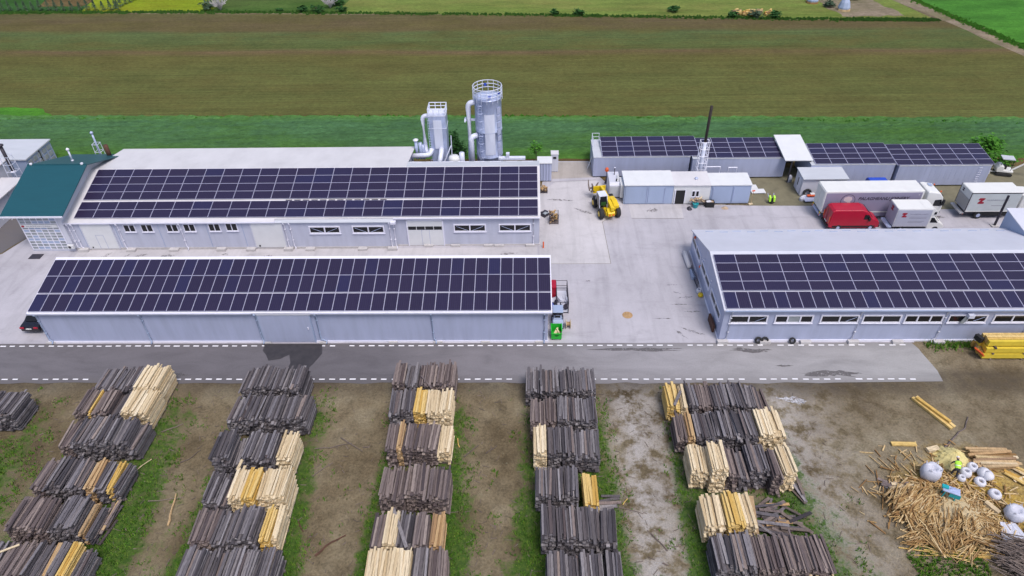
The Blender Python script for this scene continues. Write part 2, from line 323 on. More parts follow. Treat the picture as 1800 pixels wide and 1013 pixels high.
# ---------------------------------------------------------------- geometry helpers
ORG = {}
class MB:
    def __init__(s): s.v = []; s.f = []; s.m = []
    def add(s, vs, fs, m=0):
        k = len(s.v); s.v += [tuple(a) for a in vs]
        s.f += [tuple(i+k for i in f) for f in fs]; s.m += [m]*len(fs); return s
    def box(s, x0, x1, y0, y1, z0, z1, m=0):
        return s.add([(x0, y0, z0), (x1, y0, z0), (x1, y1, z0), (x0, y1, z0), (x0, y0, z1), (x1, y0, z1), (x1, y1, z1), (x0, y1, z1)],
                     [(0, 3, 2, 1), (4, 5, 6, 7), (0, 1, 5, 4), (1, 2, 6, 5), (2, 3, 7, 6), (3, 0, 4, 7)], m)
    def obox(s, c, d, rz=0, rx=0, ry=0, m=0):
        """box by centre, size, rotation"""
        E = Matrix.Rotation(rz, 3, 'Z') @ Matrix.Rotation(ry, 3, 'Y') @ Matrix.Rotation(rx, 3, 'X'); c = Vector(c)
        a, b, e = (q/2 for q in d)
        vs = [c + E @ Vector(q) for q in ((-a, -b, -e), (a, -b, -e), (a, b, -e), (-a, b, -e), (-a, -b, e), (a, -b, e), (a, b, e), (-a, b, e))]
        return s.add(vs, [(0, 3, 2, 1), (4, 5, 6, 7), (0, 1, 5, 4), (1, 2, 6, 5), (2, 3, 7, 6), (3, 0, 4, 7)], m)
    def poly(s, pts, m=0): return s.add(pts, [tuple(range(len(pts)))], m)
    def prism(s, prof, a, b, axis='y', m=0, tw=None):
        """profile (u,v) extruded along axis a..b; axis y: u=x v=z ; axis x: u=y v=z ; axis z: u=x v=y"""
        f = {'y': lambda u, v, k: (u, k, v), 'x': lambda u, v, k: (k, u, v), 'z': lambda u, v, k: (u, v, k)}[axis]
        n = len(prof); vs = [f(u, v, a) for u, v in prof] + [f(u, v, b) for u, v in prof]
        fs = [tuple(range(n))[::-1], tuple(range(n, 2*n))] + [(i, (i+1) % n, n+(i+1) % n, n+i) for i in range(n)]
        return s.add(vs, fs, m)
    def loft(s, rings, m=0, cap=True):
        n = len(rings[0]); vs = [p for r in rings for p in r]; fs = []
        for k in range(len(rings)-1):
            for i in range(n):
                j = (i+1) % n; fs.append((k*n+i, k*n+j, k*n+n+j, k*n+n+i))
        if cap: fs.append(tuple(range(n))[::-1]); fs.append(tuple(range((len(rings)-1)*n, len(rings)*n)))
        return s.add(vs, fs, m)
    def tube(s, pts, r, n=8, m=0, cap=True):
        pts = [Vector(p) for p in pts]; rings = []
        rs = r if isinstance(r, (list, tuple)) else [r]*len(pts)
        for i, p in enumerate(pts):
            d = (pts[min(i+1, len(pts)-1)] - pts[max(i-1, 0)]).normalized()
            a = d.cross(Vector((0, 0, 1)));
            if a.length < 1e-3: a = d.cross(Vector((0, 1, 0)))
            a.normalize(); b = d.cross(a)
            rings.append([p + rs[i]*(cos(2*pi*k/n)*a + sin(2*pi*k/n)*b) for k in range(n)])
        return s.loft(rings, m, cap)
    def lathe(s, prof, c=(0, 0, 0), n=24, m=0, cap=True):
        return s.loft([[(c[0]+r*cos(2*pi*k/n), c[1]+r*sin(2*pi*k/n), c[2]+z) for k in range(n)] for r, z in prof], m, cap)
    def wheel(s, c, r, wd, n=20, m=0, axis='y'):
        f = (lambda a, k: (c[0]+r*cos(a), c[1]+k, c[2]+r*sin(a))) if axis == 'y' else (lambda a, k: (c[0]+k, c[1]+r*cos(a), c[2]+r*sin(a)))
        g = (lambda a, k, q: (c[0]+q*cos(a), c[1]+k, c[2]+q*sin(a))) if axis == 'y' else (lambda a, k, q: (c[0]+k, c[1]+q*cos(a), c[2]+q*sin(a)))
        A = [2*pi*i/n for i in range(n)]
        return s.loft([[g(a, -wd/2, r*.88) for a in A], [g(a, -wd*.36, r) for a in A], [g(a, wd*.36, r) for a in A], [g(a, wd/2, r*.88) for a in A]], m)
    def mesh(s, name, mats, off=(0, 0, 0), smooth=False):
        me = bpy.data.meshes.new(name); o = off
        me.from_pydata([(x-o[0], y-o[1], z-o[2]) for x, y, z in s.v], [], s.f)
        for k in (mats if isinstance(mats, (list, tuple)) else [mats]): me.materials.append(M[k])
        me.polygons.foreach_set('material_index', s.m)
        if smooth: me.polygons.foreach_set('use_smooth', [True]*len(s.f))
        me.update(); return me
    def build(s, name, mats, parent=None, smooth=False, local=False):
        off = (0, 0, 0) if (local or parent is None) else ORG.get(parent.name, (0, 0, 0))
        o = bpy.data.objects.new(name, s.mesh(name, mats, off, smooth)); col.objects.link(o)
        if parent is not None: o.parent = parent; ORG[o.name] = off
        return o
def link(name, me, parent=None, loc=(0, 0, 0), rot=(0, 0, 0), scale=None):
    o = bpy.data.objects.new(name, me); col.objects.link(o)
    off = ORG.get(parent.name, (0, 0, 0)) if parent is not None else (0, 0, 0)
    o.location = (loc[0]-off[0], loc[1]-off[1], loc[2]-off[2]); o.rotation_euler = rot
    if scale: o.scale = scale
    if parent is not None: o.parent = parent
    return o
def tag(o, label, cat, group=None):
    o['label'] = label; o['category'] = cat
    if group: o['group'] = group
    return o
def struct(o): o['kind'] = 'structure'; return o
def stuff(o, label=None, cat=None):
    o['kind'] = 'stuff'
    if label: o['label'] = label; o['category'] = cat
    return o
def thing(name, label, cat, loc=(0, 0, 0), rz=0, group=None, world=True):
    o = bpy.data.objects.new(name, None); col.objects.link(o); o.location = loc; o.rotation_euler = (0, 0, rz)
    o.empty_display_size = .3; ORG[o.name] = loc if world else (0, 0, 0)
    return tag(o, label, cat, group)
def text_mesh(body, size, mat, depth=.004, shear=0, bold=0):
    cu = bpy.data.curves.new('lettering', 'FONT'); cu.body = body; cu.size = size; cu.extrude = depth; cu.shear = shear; cu.offset = bold
    cu.align_x = 'LEFT'; o = bpy.data.objects.new('tmp', cu); col.objects.link(o)
    dg = bpy.context.evaluated_depsgraph_get(); me = bpy.data.meshes.new_from_object(o.evaluated_get(dg))
    bpy.data.objects.remove(o); me.materials.clear(); me.materials.append(M[mat]); return me

# ---------------------------------------------------------------- the ground
def sheet(name, pts, z, mat, parent=None):
    o = MB().poly([(x, y, z) for x, y in pts]).build(name, mat, parent)
    return o if parent is not None else struct(o)
def rough_edge(pts, step=2.0, amp=.3, seed=1, closed=True):
    q = random.Random(seed); out = []
    for (x0, y0), (x1, y1) in zip(pts, pts[1:]+(pts[:1] if closed else [])):
        L = math.hypot(x1-x0, y1-y0); n = max(1, int(L/step))
        for i in range(n):
            f = i/n; a = amp if i else 0
            out.append((x0+(x1-x0)*f+q.uniform(-a, a), y0+(y1-y0)*f+q.uniform(-a, a)))
    return out
sheet('ground', [(-400, -120), (400, -120), (400, 500), (-400, 500)], -.03, 'dirt_ground')
sheet('far_field', rough_edge([(-400, 94.5), (90, 89.5), (84.6, 118.8), (80.2, 137.6), (60, 138.8), (-3, 144.5), (-112, 150.2), (-400, 165)], 4, .25), -.022, 'arable')
sheet('yellow_meadow', [(-95, 150), (-66.6, 149), (-67.6, 162), (-71, 260), (-140, 260), (-98, 165)], -.014, 'meadow_yellow')
sheet('scrub_meadow', [(-66.6, 149), (-40, 147.2), (-38, 162), (-36, 260), (-71, 260), (-67.6, 162)], -.014, 'meadow_rough')
sheet('pale_meadow', [(-40, 147.2), (-3, 144.6), (61, 138.9), (79, 137.8), (76, 151), (62, 260), (-36, 260), (-38, 162)], -.014, 'meadow_pale')
sheet('garden_meadow', [(-400, 166), (-112, 150.4), (-95, 150), (-98, 165), (-140, 260), (-400, 260)], -.014, 'meadow_dark')
sheet('far_meadow', [(-400, 260), (400, 260), (400, 500), (-400, 500)], -.012, 'meadow_pale')
sheet('dirt_track', rough_edge([(66, 260), (75.8, 151.5), (80.0, 138), (82.5, 129), (84.5, 118.8), (89.5, 96), (92.5, 96), (87, 119), (85, 129), (82.8, 138), (79.8, 151.5), (72, 260)], 4, .2, 4), -.008, 'track_soil')
sheet('green_field', rough_edge([(80.8, 151.5), (84.0, 138), (86.4, 129), (88.4, 119), (94, 96), (400, 90), (400, 260), (74, 260)], 4, .3, 5), -.014, 'green_wheat')
# ragged grass verges along the track and between the fields
def verge(name, line, width, height, n, mat, seed, label):
    q = random.Random(seed); mb = MB()
    for _ in range(n):
        k = q.uniform(0, len(line)-1.001); i = int(k); f = k-i
        x = line[i][0]+(line[i+1][0]-line[i][0])*f + q.gauss(0, width*.4); y = line[i][1]+(line[i+1][1]-line[i][1])*f + q.gauss(0, width*.5)
        h = height*q.uniform(.4, 1.2); w_ = height*q.uniform(.5, 1.3); a = q.uniform(0, pi)
        for b in (a, a+pi/2):
            dx, dy = cos(b)*w_, sin(b)*w_
            mb.poly([(x-dx, y-dy, -.02), (x+dx, y+dy, -.02), (x+dx*.3+q.uniform(-.2, .2)*w_, y+dy*.3, h)])
    return stuff(mb.build(name, mat), label, 'grass')
verge('grass_verge', [(90.8, 95), (87.6, 119), (85.6, 129), (83.3, 138), (80.3, 151.5)], 1.3, .28, 1500, 'leaf_bright', 2, 'bright green grass verge along the right side of the dirt track')
verge('grass_verge', [(-112, 150.3), (-66, 149), (-3, 144.7), (61, 138.9), (79, 137.9)], .8, .36, 3000, 'leaf_grass', 3, 'dark grass verge along the far edge of the ploughed field')
verge('grass_verge', [(-82, 96.2), (-40, 96.3), (0, 95.6), (40, 93.6), (72, 91.6)], .5, .4, 1500, 'leaf_bright', 6, 'bright grass edge between the green crop and the ploughed field')
# standing crop: a raised, uneven sheet of leaves
def crop():
    q = random.Random(11); mb = MB(); nx, ny = 330, 36; x0, x1 = -130, 130; V = []
    for j in range(ny+1):
        for i in range(nx+1):
            x = x0+(x1-x0)*i/nx; ya = 82.9-.012*x; yb = 96.0-.026*(x+5)
            y = ya+(yb-ya)*j/ny; e = (j in (0, ny))
            V.append((x+q.uniform(-.2, .2), y+q.uniform(-.12, .12), -.025 if e else .34+q.uniform(-.16, .16)))
    mb.add(V, [(j*(nx+1)+i, j*(nx+1)+i+1, (j+1)*(nx+1)+i+1, (j+1)*(nx+1)+i) for j in range(ny) for i in range(nx)])
    return stuff(mb.build('green_crop', 'crop'), 'strip of dense dark green crop behind the buildings', 'crop')
crop()
sheet('grass_patch', rough_edge([(-100, 96.6), (-71, 96.6), (-75.5, 100.6), (-84, 101.6), (-100, 103)], 1.5, .4, 12), -.016, 'green_wheat')
sheet('soil_strip', rough_edge([(-62, 78), (62, 74), (68, 79), (66, 82.8), (-20, 83.6), (-62, 84.0)], 1.6, .35, 8), -.018, 'brown_soil')
sheet('scrub_soil', rough_edge([(26.3, 70.4), (62, 69.2), (64, 80), (26.3, 80)], 1.2, .2, 9), -.012, 'scrub_soil')
# yard slabs and the road
yard = sheet('concrete_yard', [(-50.6, 46.98), (35.2, 46.98), (35.4, 49), (64, 49), (64, 69.2), (48.4, 69.7), (34.3, 70.6), (26.4, 70.75), (11.6, 71.6), (11.3, 73.3), (8.6, 78.9), (8.0, 82.1), (2.4, 82.2), (1.5, 74), (-30, 74), (-55.5, 70), (-58.4, 61.6), (-64, 58.2), (-57.5, 46.98)], .004, 'concrete')
sheet('concrete_slab', [(1.2, 59.3), (8.75, 59.3), (8.55, 67.4), (10.9, 69.6), (11.5, 71.5), (11.2, 73.2), (8.6, 77), (3.4, 76.6), (1.4, 74)], .010, 'concrete_light', yard)
sheet('concrete_slab', [(2.6, 77.4), (8.4, 77.8), (7.9, 81.9), (2.9, 81.9)], .010, 'concrete_warm', yard)
sheet('concrete_slab', [(12.0, 68.2), (18, 68.1), (18.2, 71.1), (12.0, 71.25)], .010, 'concrete_light', yard)
sheet('concrete_slab', [(-50, 59.6), (1.0, 59.2), (1.0, 62.4), (-50, 62.2)], .010, 'concrete_light', yard)
mb = MB()
for a, b in (((8.75, 59.3), (8.55, 67.4)), ((8.55, 67.4), (10.9, 69.6)), ((1.2, 59.3), (8.75, 59.3)), ((3, 76.7), (8.6, 77.1)), ((12, 68.1), (18, 68.0))):
    d = Vector((b[0]-a[0], b[1]-a[1], 0)); nrm = Vector((-d.y, d.x, 0)).normalized()*.022; A = Vector((*a, .014)); B = Vector((*b, .014))
    mb.poly([A-nrm, B-nrm, B+nrm, A+nrm])
mb.build('slab_joints', 'scrub_soil', yard)
sheet('side_yard', rough_edge([(-58.6, 61.8), (-55.6, 70), (-57, 76), (-80, 78), (-80, 58)], 1.5, .2, 3), -.004, 'asphalt')
road = sheet('road', rough_edge([(-64, 41.9), (28, 41.9)], 1.5, .10, 5, False) + rough_edge([(35.5, 42.1), (35.6, 43.4), (35.2, 46.2), (34.9, 46.9)], .6, .10, 6, False) + [(34.9, 46.97), (-64, 46.97)], 0, 'asphalt')
dm = MB().poly([(-.27, -.065, 0), (.27, -.065, 0), (.27, .065, 0), (-.27, .065, 0)]).mesh('road_dash', 'paint_mark')
x = -50.2
while x < 34.6:
    for yy in (46.66, 42.38):
        if yy < 43 and x > 34.9: continue
        if R.random() < (.03 if x < 8 else .10): continue
        d = link('road_dash', dm, road, (x+R.uniform(-.03, .03), yy+R.uniform(-.015, .015), .004), (0, 0, R.uniform(-.02, .02)), (R.uniform(.85, 1.08), R.uniform(.8, 1.1), 1))
    x += .915
sheet('puddle', [(-24.6, 46.9), (-19.2, 46.9), (-18.9, 45.6), (-19.4, 44.3), (-20.1, 43.0), (-20.9, 42.5), (-21.6, 43.1), (-21.5, 44.4), (-21.9, 45.5), (-22.6, 44.9), (-23.6, 44.7), (-24.0, 45.4), (-24.5, 46.0)], .008, 'wet')
for k, (cx, cy, a, b) in enumerate(((26.5, 43.0, 3.0, .35), (10, 46.1, 4.5, .22), (20, 46.0, 2.0, .3), (22.5, 44.0, .9, .12), (-31.5, 42.9, 1.2, .25), (46.4, 68.0, 1.5, .35))):
    q = random.Random(k+50)
    sheet('puddle', [(cx+a*cos(t*pi/18)*q.uniform(.5, 1.1), cy+b*sin(t*pi/18)*q.uniform(.3, 1.4)) for t in range(36)], .0105 if cy < 47 else .016, 'damp')

for k, (cx, cy, a, b, rz) in enumerate(((15.6, 53.6, 1.0, .14, .1), (14.9, 54.3, .5, .1, -.4), (15.9, 51.4, .9, .1, 0), (14.2, 48.2, .9, .14, -.9), (15.3, 48.6, 1.5, .12, -.5), (14.6, 55.6, .8, .08, .05), (15.0, 52.5, 1.1, .07, 0), (12.8, 50.4, 1.0, .08, 0), (-46.5, 61.2, .9, .2, .9), (-42.5, 61.2, .8, .25, .2), (-39.6, 61.0, .9, .3, .1), (-33.3, 61.3, .5, .2, 0), (-28.5, 60.7, .7, .4, .8), (-44.6, 60.6, 1.2, .18, .9), (-2.2, 61.2, 1.1, .2, .1), (3.9, 72.3, 1.6, .2, -.1), (6.4, 69.8, 1.5, .25, -.6), (14.6, 69.9, .9, .4, .2), (6.2, 56.3, .3, .12, 0), (-48.5, 50.5, .4, .12, .5))):
    q = random.Random(k+90); P = []
    for i in range(30):
        u = a*cos(i*pi/15)*q.uniform(.4, 1.1); v = b*sin(i*pi/15)*q.uniform(.2, 1.5); P.append((cx+u*cos(rz)-v*sin(rz), cy+u*sin(rz)+v*cos(rz)))
    sheet('stain', P, .017, 'stain', yard)
# ---------------------------------------------------------------- buildings
def panel_mesh(w_, l_):
    """framed module lying in XY, thickness up Z, origin at its centre"""
    a, b, f, h = w_/2, l_/2, .022, .04; mb = MB()
    mb.add([(-a, -b, 0), (a, -b, 0), (a, b, 0), (-a, b, 0), (-a, -b, h), (a, -b, h), (a, b, h), (-a, b, h), (-a+f, -b+f, h), (a-f, -b+f, h), (a-f, b-f, h), (-a+f, b-f, h)],
           [(0, 1, 5, 4), (1, 2, 6, 5), (2, 3, 7, 6), (3, 0, 4, 7), (4, 5, 9, 8), (5, 6, 10, 9), (6, 7, 11, 10), (7, 4, 8, 11)], 0)
    mb.add([(-a+f, -b+f, h-.006), (a-f, -b+f, h-.006), (a-f, b-f, h-.006), (-a+f, b-f, h-.006)], [(0, 1, 2, 3)], 1)
    return mb.mesh('solar_panel', ['panel_frame', 'panel_glass'])
def panels(parent, me, x0, n, px, s_list, y0, z0, ang, lift=.09):
    for s in s_list:
        for i in range(n):
            link('solar_panel', me, parent, (x0+px*(i+.5), y0+s*cos(ang)-lift*sin(ang), z0+s*sin(ang)+lift*cos(ang)), (ang+R.uniform(-.003, .003), R.uniform(-.003, .003), 0))
def rails(parent, x0, x1, s_list, y0, z0, ang):
    mb = MB()
    for s in s_list:
        mb.obox(((x0+x1)/2, y0+s*cos(ang)-.055*sin(ang), z0+s*sin(ang)+.055*cos(ang)), (x1-x0, .05, .06), 0, ang)
    mb.build('mounting_rails', 'panel_frame', parent)
def slab(mb, x0, x1, y0, z0, y1, z1, t=.12, m=0):
    """sloping roof sheet with thickness below it"""
    return mb.prism([(y0, z0), (y1, z1), (y1, z1-t), (y0, z0-t)], x0, x1, 'x', m)
def window(parent, x0, x1, z0, z1, y, parts=2, mat='white_trim', pane='glass_dark', fr=.10, depth=.09, axis='y', sgn=-1, split=None):
    """frame on a wall plane y=const (front side is sgn) with its own panes; axis x: wall plane x=const and x0..x1 run along Y"""
    mb = MB(); d0, d1 = sorted((y-sgn*.01, y+sgn*depth))
    def bx(a, b, c, e, k0, k1, B): (B.box(a, b, k0, k1, c, e) if axis == 'y' else B.box(k0, k1, a, b, c, e))
    bx(x0, x1, z0, z0+fr, d0, d1, mb); bx(x0, x1, z1-fr, z1, d0, d1, mb)
    e = [x0+(x1-x0)*i/parts for i in range(parts+1)]
    for i, q in enumerate(e):
        a = x0 if i == 0 else (x1-fr if i == parts else q-fr/2)
        bx(a, a+fr, z0+fr, z1-fr, d0, d1, mb)
    w_ = mb.build('window', mat, parent)
    for i in range(parts):
        a = e[i] + (fr if i == 0 else fr/2); b = e[i+1] - (fr if i == parts-1 else fr/2); pb = MB(); k0, k1 = sorted((y, y+sgn*.025))
        bx(a, b, z0+fr, z1-fr, k0, k1, pb); pm = pane if isinstance(pane, str) else pane[i]
        pb.build('pane', pm, w_)
    # sill
    sb = MB(); k0, k1 = sorted((y, y+sgn*(depth+.05))); bx(x0-.04, x1+.04, z0-.05, z0-.002, k0, k1, sb); sb.build('sill', mat, w_)
    return w_
def downpipe(parent, x, y, ztop, r=.055, kick=.0, mat='cladding_pale', zb=.12, eave=.32):
    mb = MB(); mb.tube([(x, y-eave, ztop), (x, y-.10, ztop-.28), (x, y-.10, zb+.35), (x+kick, y-.14, zb+.12), (x+kick, y-.34, zb-.05)], r, 8)
    mb.box(x-.09, x+.09, y-.17, y-.002, ztop-.9, ztop-.84); mb.box(x-.09, x+.09, y-.17, y-.002, 1.2, 1.26)
    return mb.build('downpipe', mat, parent, True)
def gutter(parent, x0, x1, y, z, mat='white_trim', r=.085):
    prof = [(y-r*1.2, z+.02), (y-r*1.1, z-.09), (y-r*.4, z-.14), (y+r*.6, z-.12), (y+r*.9, z-.02)]
    return MB().prism(prof, x0, x1, 'x').build('gutter', mat, parent)
def blocks(parent, xs, y, w_=.75, d=.32, h=.22, mat='concrete_block'):
    for x in xs: MB().box(x-w_/2, x+w_/2, y-d, y-.003, .003, h*R.uniform(.85, 1.15)).build('footing_block', mat, parent)
rad = radians

# --- A: long front shed, single pitch towards the road
A = thing('long_shed', 'long lavender shed beside the road with three panel rows covering its single-pitch roof', 'shed', (-21.7, 50.2, 0)); sa = rad(14)
ta = math.tan(sa)
MB().prism([(47.2, .12), (47.2, 3.72), (53.2, 3.72+6*ta), (53.2, .12)], -45.1, 1.75, 'x').build('wall', 'cladding', A)
MB().box(-45.16, 1.81, 47.14, 53.26, 0.002, .16).build('plinth', 'white_trim', A)
rf = slab(MB(), -45.55, 2.12, 46.97, 3.742, 53.45, 3.72+6.57*ta, .09).build('roof', 'white_trim', A)
PA = panel_mesh(1.137, 1.985); rows = [.22+1.0, .22+2.0+.11+1.0, .22+2.0*2+.13+1.0]
panels(rf, PA, -45.42, 41, 1.1575, rows, 46.88, 3.72, sa); rails(rf, -45.4, 2.0, [r+d for r in rows for d in (-.55, .55)], 46.88, 3.72, sa)
gutter(A, -45.5, -25.0, 46.94, 3.70, 'cladding_b', .06); gutter(A, -19.6, 2.1, 46.94, 3.70, 'cladding_b', .06); gutter(A, -25.0, -19.6, 47.08, 3.60, 'cladding_b', .06)
for x, k in ((-44.9, .25), (-35.3, .05), (-24.75, .1), (-19.25, .5), (-8.75, .2), (1.42, .0)): downpipe(A, x, 47.2, 3.6, .075, k, 'cladding_blue')
dr = MB().box(-24.5, -19.85, 47.03, 47.17, .2, 3.42).build('sliding_door', 'cladding', A)
MB().box(-24.6, -19.6, 46.98, 47.18, 3.44, 3.58).build('door_rail', 'cladding_pale', dr)
MB().tube([(-20.15, 46.96, 1.75), (-20.15, 46.96, 2.0)], .055, 8).build('door_handle', 'white_trim', dr)
for x in (-24.55, -19.8): MB().box(x-.05, x+.05, 47.02, 47.19, .1, 3.43).build('door_jamb', 'cladding_blue', dr)
blocks(A, [-44.9, -24.4, -19.1, -12.6, -8.4, -4.0, 1.0], 47.14, .8, .2, .14)
# --- B: workshop behind it, gable roof with two and four rows of panels
B = thing('workshop', 'wide lavender workshop with dust silos behind and six panel rows on its white gable roof', 'workshop', (-24.5, 67, 0)); sb = rad(15.5); tb = math.tan(sb)
rz_ = lambda y: 3.80+(y-62.75)*tb
wl = MB(); wl.prism([(62.35, .25), (62.35, 3.56), (62.9, 3.66), (62.9, .25)], -50.3, -14.6, 'x')
wl.prism([(62.85, .0), (62.85, rz_(62.85)-.1), (70.0, rz_(70.0)-.1), (70.0, 0)], -50.3, 1.2, 'x'); wl.prism([(70.001, 0), (70.001, rz_(70)-.12), (71.7, 5.3), (71.7, 0)], -14.2, 1.2, 'x')
wl.box(-50.2, -14.2, 70.002, 77.2, 0, 4.6)
wl.build('wall', 'cladding_b', B)
MB().box(-50.2, -14.55, 62.30, 62.9, .003, .27).build('plinth', 'concrete_block', B)
MB().box(-14.4, 1.25, 62.78, 63.2, .003, .16).build('plinth', 'concrete_block', B)
rfB = MB(); slab(rfB, -50.35, 1.32, 62.62, rz_(62.62), 70.15, rz_(70.15), .12)
slab(rfB, -50.35, -27.3, 62.2, rz_(62.2)-.003, 62.617, rz_(62.617)-.003, .12)
rfB = rfB.build('roof', 'white_sheet', B)
s2 = slab(MB(), -27.25, -14.5, 62.15, rz_(62.15)-.10, 62.75, rz_(62.75)-.14, .06).build('eave_sheet', 'grey_sheet', rfB)
zr = rz_(70.15)
slab(MB(), -50.3, -13.9, 77.4, zr-1.15, 70.155, zr-.005, .12).build('rear_roof', 'white_sheet', B)
slab(MB(), -13.9, 1.32, 72.0, zr-.36, 70.155, zr-.005, .12).build('rear_roof', 'grey_sheet', B)
for k in range(8): MB().obox((-13.0+k*1.85, 71.85, zr-.315), (1.3, .10, .03), 0, -rad(10.5)).build('snow_guard', 'white_trim', rfB)
PB = panel_mesh(2.07, 1.168); pr = [.62, 1.81] + [2.38+.62+.32+1.19*i for i in range(4)]
Z0B = rz_(62.65)
panels(rfB, PB, -49.3, 24, 2.0985, pr, 62.72, rz_(62.72), sb, .10); rails(rfB, -49.2, 1.0, [r+d for r in pr for d in (-.3, .3)], 62.72, rz_(62.72), sb)
for k in range(12): MB().obox((-26.3+k*.95, 62.72+2.54*cos(sb), rz_(62.72+2.54*cos(sb))+.03), (.7, .16, .03), 0, sb).build('cable_tray', 'steel_dark', rfB)
for x0, x1, z0, z1 in ((-44.0, -42.72, 2.35, 3.32), (-42.07, -40.79, 2.35, 3.34), (-39.3, -38.02, 2.34, 3.34), (-37.4, -36.12, 2.36, 3.36), (-34.65, -33.37, 2.38, 3.38), (-32.76, -31.48, 2.42, 3.42)):
    window(B, x0, x1, z0, z1, 62.35, 2, fr=.07)
for x0, x1, y, z0, z1 in ((-23.75, -20.35, 62.35, 2.02, 2.96), (-19.05, -15.55, 62.35, 2.02, 2.98), (-8.1, -4.58, 62.85, 1.82, 2.79), (-3.2, .31, 62.85, 1.82, 2.79)):
    w_ = window(B, x0, x1, z0, z1, y, 2, fr=.13)
    for s, xc in ((1, x0+.9), (-1, x1-.9)): MB().obox((xc, y-.05, (z0+z1)/2-.05), (1.3, .03, .035), 0, 0, s*.42).build('stay_bar', 'galv', w_)
for x0, x1, y, z0, z1 in ((-48.65, -45.4, 62.35, .2, 3.35), (-29.95, -26.65, 62.35, .27, 3.45), (-13.1, -9.3, 62.85, .1, 3.32)):
    d = MB().box(x0, x1, y-.09, y-.002, z0, z1).build('door', 'white_paint', B)
    for xx in (x0-.11, x1): MB().box(xx, xx+.11, y-.13, y-.002, z0-.05, z1+.1).build('door_frame', 'white_trim' if x0 > -14 else 'cladding_pale', d)
    MB().box(x0-.12, x1+.12, y-.13, y-.002, z1+.004, z1+.12).build('door_head', 'white_trim', d)
    if x0 > -40 and x0 < -20: MB().box(x0+.3, x0+.45, y-.14, y-.09, z0+.15, z0+.3).build('lock_box', 'black', d)
    else:
        c = (x0+x1)/2
        for xx in (c-.45, c+.4): MB().box(xx, xx+.035, y-.105, y-.091, z0+.02, z0+(2.0 if x0 > -14 else 1.75)).build('wicket_edge', 'cladding', d)
        MB().box(c-.45, c+.43, y-.105, y-.091, z0+(2.02 if x0 > -14 else 1.77), z0+(2.05 if x0 > -14 else 1.8)).build('wicket_edge', 'cladding', d)
    if x0 > -14:
        for i in range(4): MB().box(x0+.06+i*.935, x0+.92+i*.935, y-.115, y-.092, 2.15, 2.56).build('door_pane', 'glass_dark', d)
    else: MB().box(x0+.28, x0+.42, y-.12, y-.092, z0+.1, z0+.25).build('lock_box', 'black', d)
for x in (-50.0, -49.55, -44.6, -37.75, -26.35, -25.75, -14.95, -14.5): downpipe(B, x, 62.35, 3.5, .055, .12 if x > -45 else .3, 'white_trim')
downpipe(B, .55, 62.85, 3.75, .05, 0, 'white_trim')
for x in (-48.9, -45.0, -40.2, -34.9, -31.0): MB().box(x-.025, x+.025, 62.32, 62.36, .3, 3.5).build('panel_seam', 'cladding_blue', B)
blocks(B, [-49.3, -44.0, -39.2, -33.9, -30.6, -26.4, -24.0, -18.2, -14.9], 62.30, 1.0, .5, .3); blocks(B, [-11.0, -8.0, -4.4, -3.2, .2], 62.78, 1.0, .3, .22)
gutter(B, -50.3, -27.3, 62.16, rz_(62.2)-.03); gutter(B, -14.5, 1.3, 62.58, rz_(62.62)-.02)
MB().box(-14.75, -14.2, 61.95, 62.4, 3.35, 3.6).build('hopper', 'white_trim', B)
# --- C: right-hand workshop
C = thing('workshop', 'lavender gabled workshop on the right with white framed strip windows facing the road', 'workshop', (38, 54, 0)); scn = rad(10); tc = math.tan(scn)
MB().prism([(47.2, .12), (47.2, 3.82), (54.15, 3.82+6.95*tc), (61.3, 2.68), (61.3, .12)], 17.45, 60, 'x').build('wall', 'cladding', C)
MB().box(17.38, 60, 47.12, 61.36, .003, .2).build('plinth', 'white_trim', C)
rzc = lambda y: 3.9+(y-47.0)*tc
rfC = slab(MB(), 17.3, 60, 46.98, rzc(46.98), 54.2, rzc(54.2), .13).build('roof', 'cladding_pale', C)
slab(MB(), 17.3, 60, 61.6, 2.72, 54.203, rzc(54.2)-.003, .11).build('rear_roof', 'cladding_pale', C)
for k in range(28): MB().obox((19.0+k*1.42, 60.9-.28*(k % 2), 2.98+.093*(k % 2)), (.85, .06, .05), 0, -rad(18.2)).build('snow_guard', 'cladding_blue', C)
PCp = panel_mesh(1.105, 1.95); PCl = panel_mesh(1.98, 1.125)
panels(rfC, PCp, 17.5, 34, 1.125, [.12+.98], 46.98, rzc(46.98), scn); sl = [.12+1.96+.15+.57+1.145*i for i in range(4)]
panels(rfC, PCl, 17.5, 19, 2.0, sl, 46.98, rzc(46.98), scn); rails(rfC, 17.45, 56, [.7, 1.8]+[r+d for r in sl for d in (-.3, .3)], 46.98, rzc(46.98), scn)
gutter(C, 17.4, 60, 46.95, rzc(46.98)-.03, 'cladding_blue')
for i, x0 in enumerate((18.0, 22.02, 26.06, 29.78, 33.48, 37.3, 41.25, 45.2, 49.1)):
    pane = ['glass_dark', 'glass_grey', 'glass_dark'] if i == 1 else 'glass_dark'
    w_ = window(C, x0, x0+3.4, 2.24, 3.17, 47.2, 3 if i in (1, 4) else 2, fr=.12, pane=pane)
    if i in (0, 2, 5): MB().obox((x0+2.75, 47.14, 2.68), (1.0, .03, .03), 0, 0, -.5).build('stay_bar', 'galv', w_)
    if i == 5:
        MB().box(x0+1.45, x0+1.95, 46.75, 47.1, 3.05, 3.4).build('vent_hood', 'galv_pale', w_); MB().obox((x0+1.35, 46.98, 2.7), (.35, .06, .8), 0, 0, .35).build('vent_flap', 'glass_grey', w_)
for a, b, z0, z1 in ((57.0, 60.85, 1.5, 2.25), (52.5, 56.35, 1.8, 2.55), (47.95, 51.8, 2.0, 2.85)): window(C, a, b, 1.75, 2.6, 17.45, 2, fr=.11, axis='x', sgn=-1)
